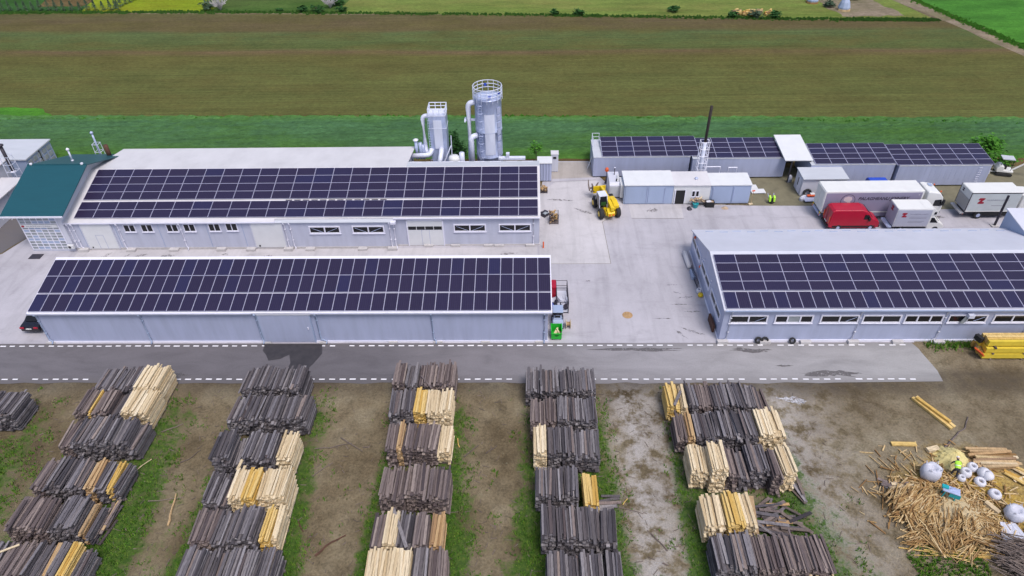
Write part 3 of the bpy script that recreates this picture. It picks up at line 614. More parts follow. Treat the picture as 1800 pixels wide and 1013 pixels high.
for x, k in ((29.5, -.2), (37.0, -.35), (44.6, -.3), (18.1, -.3)): downpipe(C, x, 47.2, 3.75, .045, k, 'cladding_pale')
blocks(C, [17.75, 21.6, 25.3, 29.6, 33.6, 37.3, 41, 44.6], 47.12, .95, .4, .28)
for y, z in ((60.0, 2.7), (56.5, 1.5)): MB().lathe([(.02, 0), (.11, .03), (.12, .2), (.05, .27)], (17.36, y, z), 10).build('alarm_lamp', 'orange', C)
for y in (55.6, 52.2): MB().box(17.28, 17.44, y-.06, y+.06, 3.1, 3.22).build('wall_lamp', 'white_trim', C)
MB().prism([(58.2, 2.2), (58.2, 3.9), (62.4, 4.4), (62.4, 2.2)], 50.0, 60, 'x').build('roof_house', 'cladding_blue', C)
MB().prism([(58.1, 3.9), (62.6, 4.45), (62.6, 4.55), (58.1, 4.0)], 49.9, 60, 'x').build('roof_house_cover', 'cladding_pale', C)
# --- D: showroom with teal roof
D = thing('showroom', 'showroom with teal metal roof and gridded glass front at the left', 'showroom', (-53, 66, 0))
MB().prism([(62.1, 0), (62.1, 4.75), (68.6, 6.95), (76.0, 4.55), (76.0, 0)], -55.1, -50.32, 'x').build('wall', 'cladding_pale', D)
rd = MB(); slab(rd, -56.25, -49.45, 61.45, 4.95, 68.6, 7.27, .1); slab(rd, -56.25, -49.45, 76.3, 4.58, 68.603, 7.267, .1)
rd = rd.build('roof', 'teal_roof', D)
MB().box(-56.27, -49.43, 61.36, 61.44, 4.78, 4.97).build('fascia', 'white_trim', D)
mb = MB().tube([(-56.2, 68.6, 7.30), (-49.5, 68.6, 7.30)], .07, 6).build('ridge_cap', 'teal_roof', rd)
gl = MB()
for i in range(7): x = -55.0+i*.68; gl.box(x, x+.075, 62.02, 62.098, .25, 4.6)
for k in range(12): z = .28+k*.372; gl.box(-55.02, -50.9, 62.03, 62.097, z, z+.06)
gl = gl.build('glazing_bars', 'white_trim', D)
for i in range(6):
    for k in range(11):
        if k == 8: continue
        MB().box(-54.92+i*.68, -54.33+i*.68, 62.06, 62.092, .345+k*.372, .645+k*.372).build('pane', 'glass_dark' if (i, k) in ((3, 0), (3, 1), (3, 2), (3, 3)) and False else ('cladding_blue' if R.random() < .25 else 'glass_grey'), gl)
sg = MB().box(-54.95, -50.95, 61.93, 62.0, 3.2, 3.58).build('sign_board', 'white_paint', D)
MB().prism([(-54.85, 3.3), (-54.62, 3.27), (-54.5, 3.4), (-54.6, 3.52), (-54.82, 3.5)], 61.91, 61.928, 'y').build('emblem', 'emblem_red', sg)
link('lettering', text_mesh('PALAGHEANU JOINERY', .27, 'lettering_pale'), sg, (-54.35, 61.925, 3.3), (pi/2, 0, 0))
ac = MB().box(-50.75, -50.1, 61.7, 61.95, .55, 1.0).build('air_conditioner', 'white_paint', D); MB().lathe([(.15, 0), (.15, .02)], (0, 0, 0), 14)
o = link('fan_grille', MB().lathe([(.02, 0), (.16, .0), (.16, .025), (.02, .03)], (0, 0, 0), 14).mesh('fan_grille', 'steel_dark'), ac, (-50.5, 61.695, .78), (pi/2, 0, 0))
for x in (-55.8, -50.0): MB().tube([(x, 68.6, 7.3), (x, 68.6, 7.45)], .16, 8).build('roof_vent', 'white_trim', rd)
for x in (-55.9, -55.0): MB().obox((x, 61.6, 4.7), (.05, .5, .05), 0, .5).build('eave_bracket', 'white_trim', D)
def flue(name, label, x, y, z0, z1, r, mat, cap=True, frame=0, fmat='galv_pale'):
    t_ = thing(name, label, 'chimney', (x, y, 0)); ob = MB()
    ob.tube([(x, y, z0), (x, y, (z0+z1)/2), (x, y, z1)], r, 10); ob.build('flue_pipe', mat, t_, True)
    if cap: MB().lathe([(r*1.1, 0), (r*1.9, .05), (r*1.7, .2), (r*.3, .32)], (x, y, z1), 10).build('rain_cap', mat if cap != 2 else 'white_trim', t_, True)
    MB().lathe([(r*1.8, 0), (r*1.2, .12)], (x, y, z0), 10).build('collar', 'white_trim', t_, True)
    if frame:
        fb = MB(); a = frame; zt = z0+(z1-z0)*.62
        for sx in (-1, 1):
            for sy in (-1, 1): fb.tube([(x+sx*a, y+sy*a, z0-1.2), (x+sx*a*.8, y+sy*a*.8, zt)], .04, 5)
        for k in range(4):
            z = z0-.9+(zt-z0+.9)*k/3.0
            for p, q in (((-1, -1), (1, -1)), ((1, -1), (1, 1)), ((1, 1), (-1, 1)), ((-1, 1), (-1, -1))): fb.tube([(x+p[0]*a*.9, y+p[1]*a*.9, z), (x+q[0]*a*.9, y+q[1]*a*.9, z)], .03, 5)
        fb.build('support_frame', fmat, t_)
    return t_
flue('roof_flue', 'short white capped flue on the teal back roof', -52.8, 71.2, 6.4, 7.7, .10, 'galv_pale', 2)
flue('roof_flue', 'thick rusty brown flue at the rear of the teal roof', -51.0, 75.3, 4.7, 6.3, .26, 'rust', False)
flue('lattice_flue', 'thin grey flue in a lattice frame behind the teal roof', -53.9, 78.0, 3.0, 6.5, .11, 'galv', True, .42)
flue('lattice_flue', 'dark flue in a white frame beside the left edge buildings', -63.3, 74.6, 3.2, 6.6, .2, 'steel_dark', True, .55)
# --- E: buildings at the left edge
E1 = thing('grey_block', 'grey flat-roofed block with small gridded end wall at the far left', 'building', (-70, 80, 0))
MB().box(-84, -63.8, 77.9, 83.4, 0, 3.0).build('wall', 'cladding_blue', E1); MB().box(-84, -63.65, 77.75, 80.7, 3.003, 3.16).build('roof', 'grey_sheet', E1); MB().box(-84, -63.65, 80.72, 83.55, 3.003, 3.16).build('roof', 'grey_sheet', E1)
for i in range(5):
    for k in range(3): MB().box(-63.795, -63.72, 78.2+i*1.03, 78.95+i*1.03, .4+k*.85, 1.0+k*.85).build('window', 'glass_grey', E1)
MB().box(-63.79, -63.70, 80.62, 80.78, 0, 3.0).build('corner_post', 'steel_dark', E1)
E2 = thing('lean_to', 'low pale roofed lean-to at the left edge beside the teal showroom', 'building', (-66, 70, 0))
MB().box(-80, -64.6, 70.6, 75.6, 0, 4.1).build('wall', 'cladding_pale', E2); MB().box(-80, -64.4, 70.4, 75.8, 4.103, 4.2).build('roof', 'white_sheet', E2)
MB().box(-80, -61.8, 63.4, 70.2, 0, 2.8).build('wall', 'cladding_pale', E2); MB().box(-64.3, -61.8, 70.3, 73.4, 0, 2.8).build('wall', 'cladding_pale', E2); MB().prism([(-80, 63.2), (-61.5, 63.2), (-61.5, 73.6), (-64.35, 73.6), (-64.35, 70.35), (-80, 70.35)], 2.803, 2.92, 'z').build('roof', 'white_sheet', E2)
# ---------------------------------------------------------------- dust silos
def bend(pts, r, n=5):
    """round the corners of a pipe run"""
    P = [Vector(p) for p in pts]; out = [P[0]]
    for a, b, c in zip(P, P[1:], P[2:]):
        u = (a-b).normalized(); v = (c-b).normalized()
        for k in range(n+1):
            f = k/n; out.append(b + u*r*(1-f)**2 + v*r*f**2)
    return out + [P[-1]]
def rail_ring(mb, c, r, z0, h, n=14, tubes=3, rr=.035):
    P = [(c[0]+r*cos(2*pi*i/n), c[1]+r*sin(2*pi*i/n)) for i in range(n)]
    for k in range(tubes):
        z = z0+h*(k+1)/tubes
        for i in range(n): mb.tube([(*P[i], z), (*P[(i+1) % n], z)], rr*1.2, 5)
    for p in P: mb.tube([(*p, z0-.4), (*p, z0+h)], rr, 5)
cx, cy, rs = -4.72, 77.5, 1.6
sl_ = thing('dust_silo', 'tall round galvanised silo with a railed top and side ladder', 'silo', (cx, cy, 0))
MB().lathe([(rs, 0), (rs, 3.7), (rs+.04, 3.72), (rs, 3.76), (rs, 7.0), (rs+.04, 7.02), (rs, 7.06), (rs, 10.95), (rs+.06, 11.0), (rs+.06, 11.06), (rs*.6, 11.22), (.15, 11.35)], (cx, cy, 0), 40).build('shell', 'galv', sl_, True)
MB().add([(cx+(rs+.012)*sin(a), cy-(rs+.012)*cos(a), z) for z in (4.2, 9.4) for a in [radians(-14+4*i) for i in range(12)]], [(i, i+1, 13+i, 12+i) for i in range(11)]).build('pale_panel', 'galv_pale', sl_, True)  # paler sheet puts the light on the silo's middle front into colour
mb = MB(); rail_ring(mb, (cx, cy), rs+.12, 11.1, 1.25, 16, 3); mb.build('railing', 'galv_pale', sl_)
mb = MB(); a0 = radians(-28); lx, ly = cx+(rs+.25)*sin(a0), cy-(rs+.25)*cos(a0)
for s in (-.22, .22): mb.tube([(lx+s*cos(a0), ly+s*sin(a0), 2), (lx+s*cos(a0), ly+s*sin(a0), 12)], .03, 5)
for k in range(28): mb.tube([(lx-.22*cos(a0), ly-.22*sin(a0), 2.2+k*.35), (lx+.22*cos(a0), ly+.22*sin(a0), 2.2+k*.35)], .022, 4)
for k in range(9):
    z = 4.0+k*.95; P = [(lx+.38*sin(a0+t), ly-.38*cos(a0+t), z) for t in [radians(-100+40*i) for i in range(6)]]
    mb.tube(P, .02, 4)
mb.build('caged_ladder', 'galv', sl_)
a1 = radians(52)
for k in range(7):
    z = 4.4+k*.88; MB().obox((cx+(rs+.03)*sin(a1), cy-(rs+.03)*cos(a1), z), (.62, .07, .62 if k % 3 else .78), a1).build('inspection_hatch', 'cladding', sl_)
mb = MB().tube(bend([(cx-rs+.15, cy-.2, 10.4), (cx-rs-.72, cy-.3, 10.4), (cx-rs-.72, cy-.3, 3.2), (cx-rs-.6, cy-1.0, 2.6)], .6), .32, 12); mb.build('extract_duct', 'galv_pale', sl_, True)
mb = MB().tube(bend([(cx-rs+.2, cy-.9, 6.5), (cx-rs-.5, cy-1.3, 6.5), (cx-rs-.5, cy-1.5, 2.5)], .5), .34, 12); mb.build('return_duct', 'galv_pale', sl_, True)
MB().box(cx-rs-1.3, cx-rs+.2, cy-.2, cy+.2, 8.05, 8.2).box(cx-rs-1.25, cx-rs-1.05, cy-.9, cy+.3, 8.2, 8.32).build('duct_bracket', 'galv_pale', sl_)
for x, y, z in ((cx-.3, cy+1.2, 12.0), (cx+1.3, cy-.4, 11.6), (cx+.3, cy-1.5, 11.5)): MB().box(x-.16, x+.16, y-.1, y+.1, z-.12, z+.12).build('valve', 'blue_tarp', sl_)
MB().box(cx+1.2, cx+4.4, 74.6, 75.2, 4.2, 4.45).box(cx+2.1, cx+2.5, 74.65, 75.15, 4.45, 5.0).build('screw_conveyor', 'galv_pale', sl_)
fl_ = thing('dust_filter', 'square galvanised filter tower with railed top and pipes on its left', 'silo', (-10.75, 77.4, 0))
x0, x1, y0, y1 = -11.8, -9.75, 76.35, 78.4
MB().loft([[(x0+.05, y0+.05, 0), (x1-.05, y0+.05, 0), (x1-.05, y1-.05, 0), (x0+.05, y1-.05, 0)], [(x0+.05, y0+.05, 4.6), (x1-.05, y0+.05, 4.6), (x1-.05, y1-.05, 4.6), (x0+.05, y1-.05, 4.6)], [(x0, y0, 7.6), (x1, y0, 7.6), (x1, y1, 7.6), (x0, y1, 7.6)], [(x0, y0, 9.1), (x1, y0, 9.1), (x1, y1, 9.1), (x0, y1, 9.1)]]).build('shell', 'galv', fl_)
MB().box(x0-.04, x1+.04, y0-.04, y1+.04, 7.5, 7.58).build('flange', 'galv_pale', fl_); MB().box(x0-.04, x1+.04, y0-.04, y1+.04, 9.08, 9.17).build('flange', 'galv_pale', fl_)
MB().box(x0+.55, x1-.5, y0-.002+.03-.05, y0+.03, 4.9, 8.6).build('pale_panel', 'galv_pale', fl_)  # paler sheet over the middle of the tower's front face
mb = MB()
P = [(x0, y0), (x1, y0), (x1, y1), (x0, y1)]
for k in range(4):
    a, b = P[k], P[(k+1) % 4]
    for z in (9.55, 9.95): mb.tube([(*a, z), (*b, z)], .05, 5)
    for f in (0, .33, .66): mb.tube([(a[0]+(b[0]-a[0])*f, a[1]+(b[1]-a[1])*f, 9.1), (a[0]+(b[0]-a[0])*f, a[1]+(b[1]-a[1])*f, 9.98)], .045, 5)
mb.build('railing', 'galv_pale', fl_)
mb = MB()
for s in (0, .4): mb.tube([(x0-.1+s, y0-.12, 3), (x0-.1+s, y0-.12, 9)], .03, 5)
for k in range(17): mb.tube([(x0-.1, y0-.12, 3.2+k*.34), (x0+.3, y0-.12, 3.2+k*.34)], .02, 4)
mb.build('ladder', 'galv', fl_)
MB().tube(bend([(x0+.1, 77, 8.9), (x0-.75, 77, 8.9), (x0-.75, 77, 4.9), (x0-.4, 76.4, 4.0)], .5), .26, 12).build('extract_duct', 'galv_pale', fl_, True)
MB().tube(bend([(x0+.1, 76.4, 4.9), (x0-.1, 75.9, 4.3), (x0-2.5, 75.8, 4.25)], .4), .3, 12).build('blower_duct', 'galv_pale', fl_, True)
for x, h in ((-13.6, 5.95), (-13.1, 5.6), (-12.8, 5.3)): MB().tube([(x, 76.6, 3.5), (x, 76.6, h)], .2 if x < -13.3 else .24, 10).build('vent_stub', 'galv', fl_, True)
MB().lathe([(.32, 0), (.34, .1), (.12, .22)], (-13.6, 76.6, 5.9), 12).build('rain_cap', 'white_trim', fl_, True)
MB().tube([(x1+.45, 76.2, 3.4), (x1+.5, 76.4, 6.6)], .06, 5).tube([(x1-.4, 75.6, 3.6), (x1+.45, 76.2, 5.4)], .07, 6).build('brace', 'galv_pale', fl_)
MB().tube(bend([(-10.5, 76.3, 4.9), (-10.5, 75.4, 4.6), (-10.7, 74.6, 3.8)], .4), .3, 12).build('outlet_duct', 'galv_pale', fl_, True)
fan = thing('roof_blower', 'small white blower with upright duct behind the workshop ridge', 'blower', (-8.4, 75, 0))
MB().lathe([(.7, 3), (.7, 4.35), (.55, 4.6), (.1, 4.7)], (-8.9, 75, 0), 18).build('housing', 'white_paint', fan, True); MB().tube([(-7.95, 75, 3), (-7.95, 75, 5.05)], .32, 12).build('upright_duct', 'galv_pale', fan, True)
# ---------------------------------------------------------------- drying containers with panel roofs
PK = panel_mesh(1.95, 1.06)
def kiln(label, x0, x1, yf, depth, h, npan, px0, tilt, pit=1.985):
    t_ = thing('drying_container', label, 'container', ((x0+x1)/2, yf+depth/2, 0), 0, 'solar-roofed containers along the crop')
    mb = MB().box(x0, x1, yf, yf+depth, .18, h)
    wl = mb.build('wall', 'cladding', t_)
    rb = MB(); n = int((x1-x0)/.6)
    for i in range(n): q = x0+.25+i*(x1-x0-.5)/max(1, n-1); rb.box(q-.015, q+.015, yf-.012, yf-.001, .3, h-.12)
    rb.build('wall_ribs', 'cladding', wl)
    MB().box(x0-.03, x1+.03, yf-.03, yf+depth+.03, h+.003, h+.09).build('roof', 'grey_sheet', t_)
    MB().box(x0+.2, x1-.2, yf+.2, yf+depth-.2, .005, .177).build('base_beams', 'steel_dark', t_)
    a = rad(tilt); z0 = h+.16
    for i in range(npan):
        for k in range(4):
            s = .56+k*1.1
            link('solar_panel', PK, t_, (px0+(i+.5)*pit, yf+.02+s*cos(a), z0+s*sin(a)), (a, 0, 0), (pit/1.985, 1, 1))
    mb = MB()
    for i in range(npan+1): mb.obox((px0+min(i, npan-.05)*pit, yf+.05+2.2*cos(a), z0-.04+2.2*sin(a)), (.05, 4.4, .05), 0, a)
    for i in range(2*npan): mb.box(px0+.3+i*.98, px0+.36+i*.98, yf-.02, yf+.04, h+.05, z0+.02)
    mb.build('panel_frame', 'panel_frame', t_)
    return t_
k1 = kiln('leftmost solar-roofed grey container, beside the open concrete yard', 8.2, 20.15, 77.75, 4.9, 2.75, 6, 9.25, 7, 2.01)
mb = MB()
for x in (8.3, 9.2):
    for y in (80.4, 82.5): mb.tube([(x, y, 2.8), (x, y, 3.8)], .03, 5)
for z in (3.3, 3.8): mb.tube([(9.2, 82.5, z), (8.3, 82.5, z), (8.3, 80.4, z)], .03, 5)
mb.build('roof_railing', 'galv_pale', k1)
MB().obox((7.95, 80.2, .8), (.06, .25, 1.9), 0, 0, .3).build('leaning_board', 'white_paint', k1)
k2 = kiln('solar-roofed grey container behind the tall chimney', 20.4, 31.9, 77.3, 4.9, 2.7, 5, 21.31, 7, 2.01)
k3 = kiln('solar-roofed grey container behind the long articulated truck', 34.3, 44.35, 75.4, 4.9, 2.75, 5, 34.8, 7, 1.92)
k4 = kiln('rightmost solar-roofed grey container, with rungs up its right end', 44.65, 55.6, 75.0, 4.9, 2.75, 6, 44.4, 7, 1.92)
mb = MB()
for k in range(8): mb.tube([(54.2, 74.93, .4+k*.3), (54.6, 74.93, .4+k*.3)], .025, 5)
mb.build('rungs', 'white_trim', k4)
cn = thing('canopy', 'flat white canopy roof bridging the gap between two solar-roofed containers', 'canopy', (32.8, 78.5, 0))
MB().prism([(76.0, 3.05), (81.6, 3.7), (81.6, 3.8), (76.0, 3.15)], 31.25, 34.6, 'x').build('roof', 'white_paint', cn)
for x in (32.2, 34.4):
    for y in (76.2, 81.3): MB().box(x-.06, x+.06, y-.06, y+.06, 0, 3.04).build('post', 'steel_dark', cn)
MB().box(32.0, 34.25, 81.2, 81.3, 0, 3.0).build('back_wall', 'steel_dark', cn)
# ---------------------------------------------------------------- sheds and boiler chimney
def shed(name, label, x0, x1, y0, y1, h, wallm, roofm, over=.12, rise=.12):
    t_ = thing(name, label, 'shed', ((x0+x1)/2, (y0+y1)/2, 0))
    MB().prism([(y0, .05), (y0, h), (y1, h+rise), (y1, .05)], x0, x1, 'x').build('wall', wallm, t_)
    MB().prism([(y0-over, h-.01), (y1+over, h+rise+.01), (y1+over, h+rise+.11), (y0-over, h+.09)], x0-over*.4, x1+over*.4, 'x').build('roof', roofm, t_)
    return t_
s1 = shed('container_shed', 'pale blue double-door shed left of the white cabin', 11.35, 17.1, 71.25, 74.3, 2.55, 'cladding_blue', 'white_paint')
for x0, x1 in ((11.5, 14.15), (14.2, 16.2)): d = MB().box(x0, x1, 71.19, 71.247, .12, 2.45).build('door', 'cladding_blue', s1); MB().tube([(x1-.12, 71.15, .3), (x1-.12, 71.15, 2.3)], .03, 5).build('lock_bar', 'galv', d)
MB().box(11.0, 11.34, 71.9, 73.9, .5, 2.2).build('fan_unit', 'white_paint', s1)
s2_ = shed('site_cabin', 'white cabin with open dark doorway between two blue sheds', 17.13, 21.45, 71.25, 74.1, 2.5, 'white_paint', 'white_sheet')
MB().box(17.4, 18.5, 71.20, 71.247, .07, 1.85).build('doorway', 'black', s2_)
MB().box(17.3, 17.4, 71.1, 71.247, .07, 1.95).box(18.5, 18.58, 71.17, 71.247, .07, 1.95).build('door_frame', 'white_trim', s2_)
for x in (19.32, 19.78): window(s2_, x, x+.38, 1.0, 1.78, 71.25, 1, fr=.045, depth=.05)
MB().lathe([(.18, 0), (.22, .12), (.1, .25)], (19.9, 72.5, 2.65), 10).build('roof_vent', 'galv', s2_)
s3 = shed('container_shed', 'pale blue double-door shed right of the white cabin', 21.48, 26.15, 71.25, 73.7, 2.5, 'cladding_blue', 'white_paint')
for x0, x1 in ((21.65, 24.0), (24.05, 26.0)): d = MB().box(x0, x1, 71.19, 71.247, .12, 2.4).build('door', 'cladding_blue', s3); MB().tube([(x0+.12, 71.15, .3), (x0+.12, 71.15, 2.2)], .03, 5).build('lock_bar', 'galv', d)
cs = thing('boiler_chimney', 'tall rusty black chimney rising from a white lattice tower', 'chimney', (20.85, 74.8, 0)); x, y = 20.85, 74.8
MB().tube([(x, y, 1.5), (x, y, 6.2)], .24, 12).build('lower_flue', 'galv_pale', cs, True); MB().tube([(x, y, 6.15), (x+.02, y, 8.4), (x+.05, y, 10.75)], .17, 12).build('upper_flue', 'soot', cs, True)
mb = MB(); a = .55
for sx in (-1, 1):
    for sy in (-1, 1): mb.tube([(x+sx*a, y+sy*a*.8, 0), (x+sx*a*.85, y+sy*a*.7, 6.4)], .05, 5)
for k in range(6):
    z = 1.9+k*.9
    for p, q in (((-1, -1), (1, -1)), ((1, -1), (1, 1)), ((1, 1), (-1, 1)), ((-1, 1), (-1, -1))): mb.tube([(x+p[0]*a*.92, y+p[1]*a*.75, z), (x+q[0]*a*.92, y+q[1]*a*.75, z)], .04, 5)
mb.build('lattice_tower', 'white_trim', cs)
mb = MB()
for x0, x1, z in ((21.4, 23.2, 2.95), (24.2, 25.2, 2.85)): mb.tube([(x0, 74.9, 1.5), (x0, 74.9, z), (x1, 74.9, z), (x1, 74.9, 1.5)], .07, 6)
pf = tag(mb.build('pipe_frame', 'white_trim'), 'white pipe hoops standing behind the white cabin roof', 'frame')
s4 = shed('tool_shed', 'small grey metal shed with a side door behind the articulated truck', 32.7, 37.9, 72.9, 75.2, 2.3, 'cladding_pale', 'grey_sheet', .2)
MB().box(32.64, 32.698, 73.4, 74.2, .1, 2.0).build('door', 'white_trim', s4); MB().box(32.62, 32.638, 74.0, 74.18, .9, 1.9).build('door_gap', 'black', s4)
cc = thing('corrugated_container', 'short corrugated grey container at the end of the workshop', 'container', (1.9, 77.6, 0))
mb = MB(); xs = [1.22+i*.09 for i in range(20)]; prof = [(q, 76.75+(.07 if (i//2) % 2 else 0)) for i, q in enumerate(xs)] + [(xs[-1], 78.4), (1.22, 78.4)]
mb.prism(prof, .12, 2.55, 'z').build('wall', 'cladding', cc); MB().box(1.15, 3.0, 76.7, 78.5, 2.553, 2.65).build('roof', 'white_paint', cc); MB().box(1.25, 2.9, 76.85, 78.3, .005, .117).build('base_rail', 'steel_dark', cc)
c2 = thing('cabinet', 'pale tall cabinet with a small dark vent behind the corrugated container', 'cabinet', (3.5, 79.6, 0))
MB().box(2.95, 3.85, 79.2, 80.2, .08, 2.5).build('body', 'cladding_pale', c2); MB().box(3.2, 3.6, 79.17, 79.198, 1.9, 2.2).build('vent', 'black', c2); MB().box(3.0, 3.8, 79.25, 80.15, .005, .078).build('feet', 'steel_dark', c2); MB().box(2.9, 3.9, 79.15, 80.25, 2.503, 2.56).build('lid', 'white_sheet', c2)
# generator housing by the loader
gs = thing('generator', 'grey boxy generator with exhaust and lamp on top beside the yellow loader', 'generator', (10.3, 73.9, 0))
MB().prism([(72.6, .2), (72.6, 1.75), (73.0, 2.0), (75.6, 2.0), (75.6, .2)], 9.75, 11.05, 'x').build('housing', 'cladding_pale', gs); MB().box(9.8, 11.0, 72.7, 75.5, .005, .198).build('skid', 'steel_dark', gs)
MB().box(9.85, 10.95, 72.55, 72.598, .35, 1.6).build('door', 'grey_sheet', gs); MB().tube([(10.5, 74.8, 2), (10.5, 74.8, 2.9)], .05, 6).build('exhaust', 'steel_dark', gs); MB().lathe([(.05, 0), (.09, .1), (.03, .18)], (10.5, 74.8, 2.9), 8).build('exhaust_cap', 'white_trim', gs)
MB().tube([(10.75, 73.1, 2.05), (10.9, 74.6, 2.1)], .12, 8).build('silencer', 'white_paint', gs); MB().box(10.55, 10.7, 73.2, 73.35, 2.0, 2.3).build('filter', 'black', gs)
mb = thing('warning_cone', 'orange marker on a dark stand behind the generator', 'marker', (9.75, 76.3, 0)); MB().lathe([(.2, 0), (.2, .04), (.04, .9), (.04, 1.6)], (9.75, 76.3, .003), 8).build('stand', 'steel_dark', mb); MB().lathe([(.1, 0), (.24, .15), (.22, .45), (.08, .6)], (9.75, 76.3, 1.6), 10).build('lamp', 'orange', mb)
# dark post by the box truck
po = thing('lamp_post', 'dark steel post standing in front of the white box truck', 'post', (52.3, 66.1, 0)); MB().tube([(52.3, 66.1, 0), (52.28, 66.1, 3.95)], .13, 8).build('pole', 'steel_dark', po); MB().box(51.9, 52.7, 65.8, 66.4, .02, .14).build('base', 'concrete_block', po)
# ---------------------------------------------------------------- vehicles (local: +X forward, camera side is -Y)
def wheels(t_, pts, r, wd, rimm='galv', both=True):
    tm = MB().wheel((0, 0, 0), r, wd).mesh('tyre', 'rubber', smooth=False); rm = MB().wheel((0, 0, 0), r*.55, wd*1.06, 12).mesh('rim', rimm)
    for x, y, z in pts:
        a = link('wheel', tm, None, (x, y, z)); a.parent = t_
        b = link('rim', rm, None, (0, 0, 0)); b.parent = a
def sub(mb, name, mat, parent, smooth=False): return mb.build(name, mat, parent, smooth, True)
def bevel(o, w_=.06, seg=2):
    m = o.modifiers.new('bevel', 'BEVEL'); m.width = w_; m.segments = seg; m.limit_method = 'ANGLE'; return o
def side_text(t_, body, size, x, y, z, mat, shear=0, bold=0):
    o = link('lettering', text_mesh(body, size, mat, .004, shear, bold), None, (x, y, z), (pi/2, 0, 0)); o.parent = t_; return o
def zed(mb, x, z, s, plane, axis='y'):
    P = [(0, .75), (.15, 1), (.95, 1), (1, .85), (.62, .35), (.95, .32), (1.05, .1), (.9, 0), (.1, 0), (.05, .18), (.42, .62), (.1, .6)]
    pr_ = [(x+u*s, z+v*s) for u, v in P]
    return mb.prism(pr_, plane-.012, plane, axis)
# articulated truck
t = thing('articulated_truck', 'white articulated truck with a long grey curtain trailer lettered along its side', 'truck', (33.2, 68.75, 0), rad(.4), None, False)
bevel(sub(MB().box(0, 10.9, -1.2, 1.2, 1.05, 3.72), 'trailer_box', 'truck_white', t), .05)
sub(MB().box(.12, 10.7, -1.225, -1.202, 1.12, 3.52), 'side_curtain', 'trailer_grey', t); sub(MB().box(.12, 10.7, 1.202, 1.225, 1.12, 3.52), 'side_curtain', 'trailer_grey', t)
sub(MB().box(.1, 10.8, -1.24, -1.203, .98, 1.115), 'side_rail', 'truck_white', t); sub(MB().box(.3, 10.6, -.9, .9, .75, 1.045), 'chassis', 'steel_dark', t)
sub(MB().box(-.06, -.002, -1.12, -.03, 1.2, 3.6), 'rear_door', 'truck_white', t); sub(MB().box(-.06, -.002, .03, 1.12, 1.2, 3.6), 'rear_door', 'truck_white', t)
sub(MB().box(-.05, .1, -1.15, 1.15, .55, .8), 'rear_bumper', 'galv', t)
for y in (-1.05, 1.05): sub(MB().box(-.07, -.052, y-.1, y+.1, .6, .76), 'tail_lamp', 'orange', t); sub(MB().box(-.04, -.003, y-.14, y+.14, .85, 1.03), 'marker_board', 'yellow_paint', t)
sub(MB().box(1.5, 7.5, -1.21, -1.17, .45, .95), 'side_guard', 'trailer_grey', t)
wheels(t, [(x, s*.98, .5) for x in (1.6, 2.9, 4.2) for s in (-1, 1)], .5, .36)
em = MB(); n = 28; em.prism([(2.65+.80*cos(2*pi*k/n), 2.55+.80*sin(2*pi*k/n)) for k in range(n)], -1.236, -1.228, 'y'); sub(em, 'emblem_ring', 'lettering', t)
em = MB(); em.prism([(2.65+.74*cos(2*pi*k/n), 2.55+.74*sin(2*pi*k/n)) for k in range(n)], -1.242, -1.237, 'y'); sub(em, 'emblem_disc', 'trailer_grey', t)
em = MB(); em.prism([(2.15, 2.6), (2.2, 2.95), (2.6, 3.1), (3.0, 3.0), (3.1, 2.7), (2.95, 2.45), (3.0, 2.15), (3.2, 2.05), (3.15, 1.92), (2.75, 1.9), (2.5, 2.0), (2.65, 2.3), (2.4, 2.45)], -1.247, -1.243, 'y'); sub(em, 'emblem_figure', 'emblem_pale', t)
side_text(t, 'PALAGHEANU JOINERY', .53, 3.75, -1.236, 2.62, 'lettering', .25, .013)
for k in range(3): sub(MB().box(3.7, 8.6, -1.232, -1.227, 2.38-.0*k, 2.395), 'lettering_rule', 'lettering_pale', t) if k == 0 else None
side_text(t, 'T', .25, 10.3, -1.236, 3.1, 'truck_white')
cb = MB(); prof = [(11.35, .55), (13.35, .55), (13.5, 1.1), (13.5, 1.75), (13.25, 2.75), (12.75, 3.35), (11.6, 3.55), (11.35, 3.5)]
bevel(sub(cb.prism(prof, -1.18, 1.18, 'y'), 'cab', 'truck_white', t), .12, 3)
sub(MB().prism([(13.515, 1.8), (13.28, 2.7), (13.30, 2.72), (13.535, 1.82)], -1.05, 1.05, 'y'), 'windscreen', 'glass_dark', t)
for s in (-1, 1):
    sub(MB().prism([(12.35, 1.75), (13.3, 1.7), (13.12, 2.55), (12.4, 2.5)], s*1.19-.01, s*1.19+.01, 'y'), 'side_window', 'glass_dark', t)
    sub(MB().box(13.2, 13.42, s*1.34-.08, s*1.34+.08, 1.9, 2.6), 'mirror', 'black', t)
    sub(MB().box(13.5, 13.56, s*.9-.2, s*.9+.2, .75, .95), 'headlight', 'glass_grey', t)
    sub(MB().box(11.4, 13.3, s*1.1-.05, s*1.1+.05, .3, .54), 'step', 'truck_white', t)
sub(MB().box(13.0, 13.25, -.98, .98, 2.86, 2.94), 'sun_visor', 'black', t); sub(MB().box(12.0, 12.4, .2, .75, 3.5, 3.56), 'roof_hatch', 'cladding_blue', t)
for s in (-1, 1): sub(MB().box(12.85, 12.97, s*.8-.06, s*.8+.06, 3.3, 3.44), 'marker_lamp', 'orange', t)
sub(MB().box(8.6, 13.2, -.45, .45, .6, .8), 'tractor_chassis', 'steel_dark', t); wheels(t, [(x, s*1.0, .5) for x in (9.4, 12.6) for s in (-1, 1)], .5, .34)
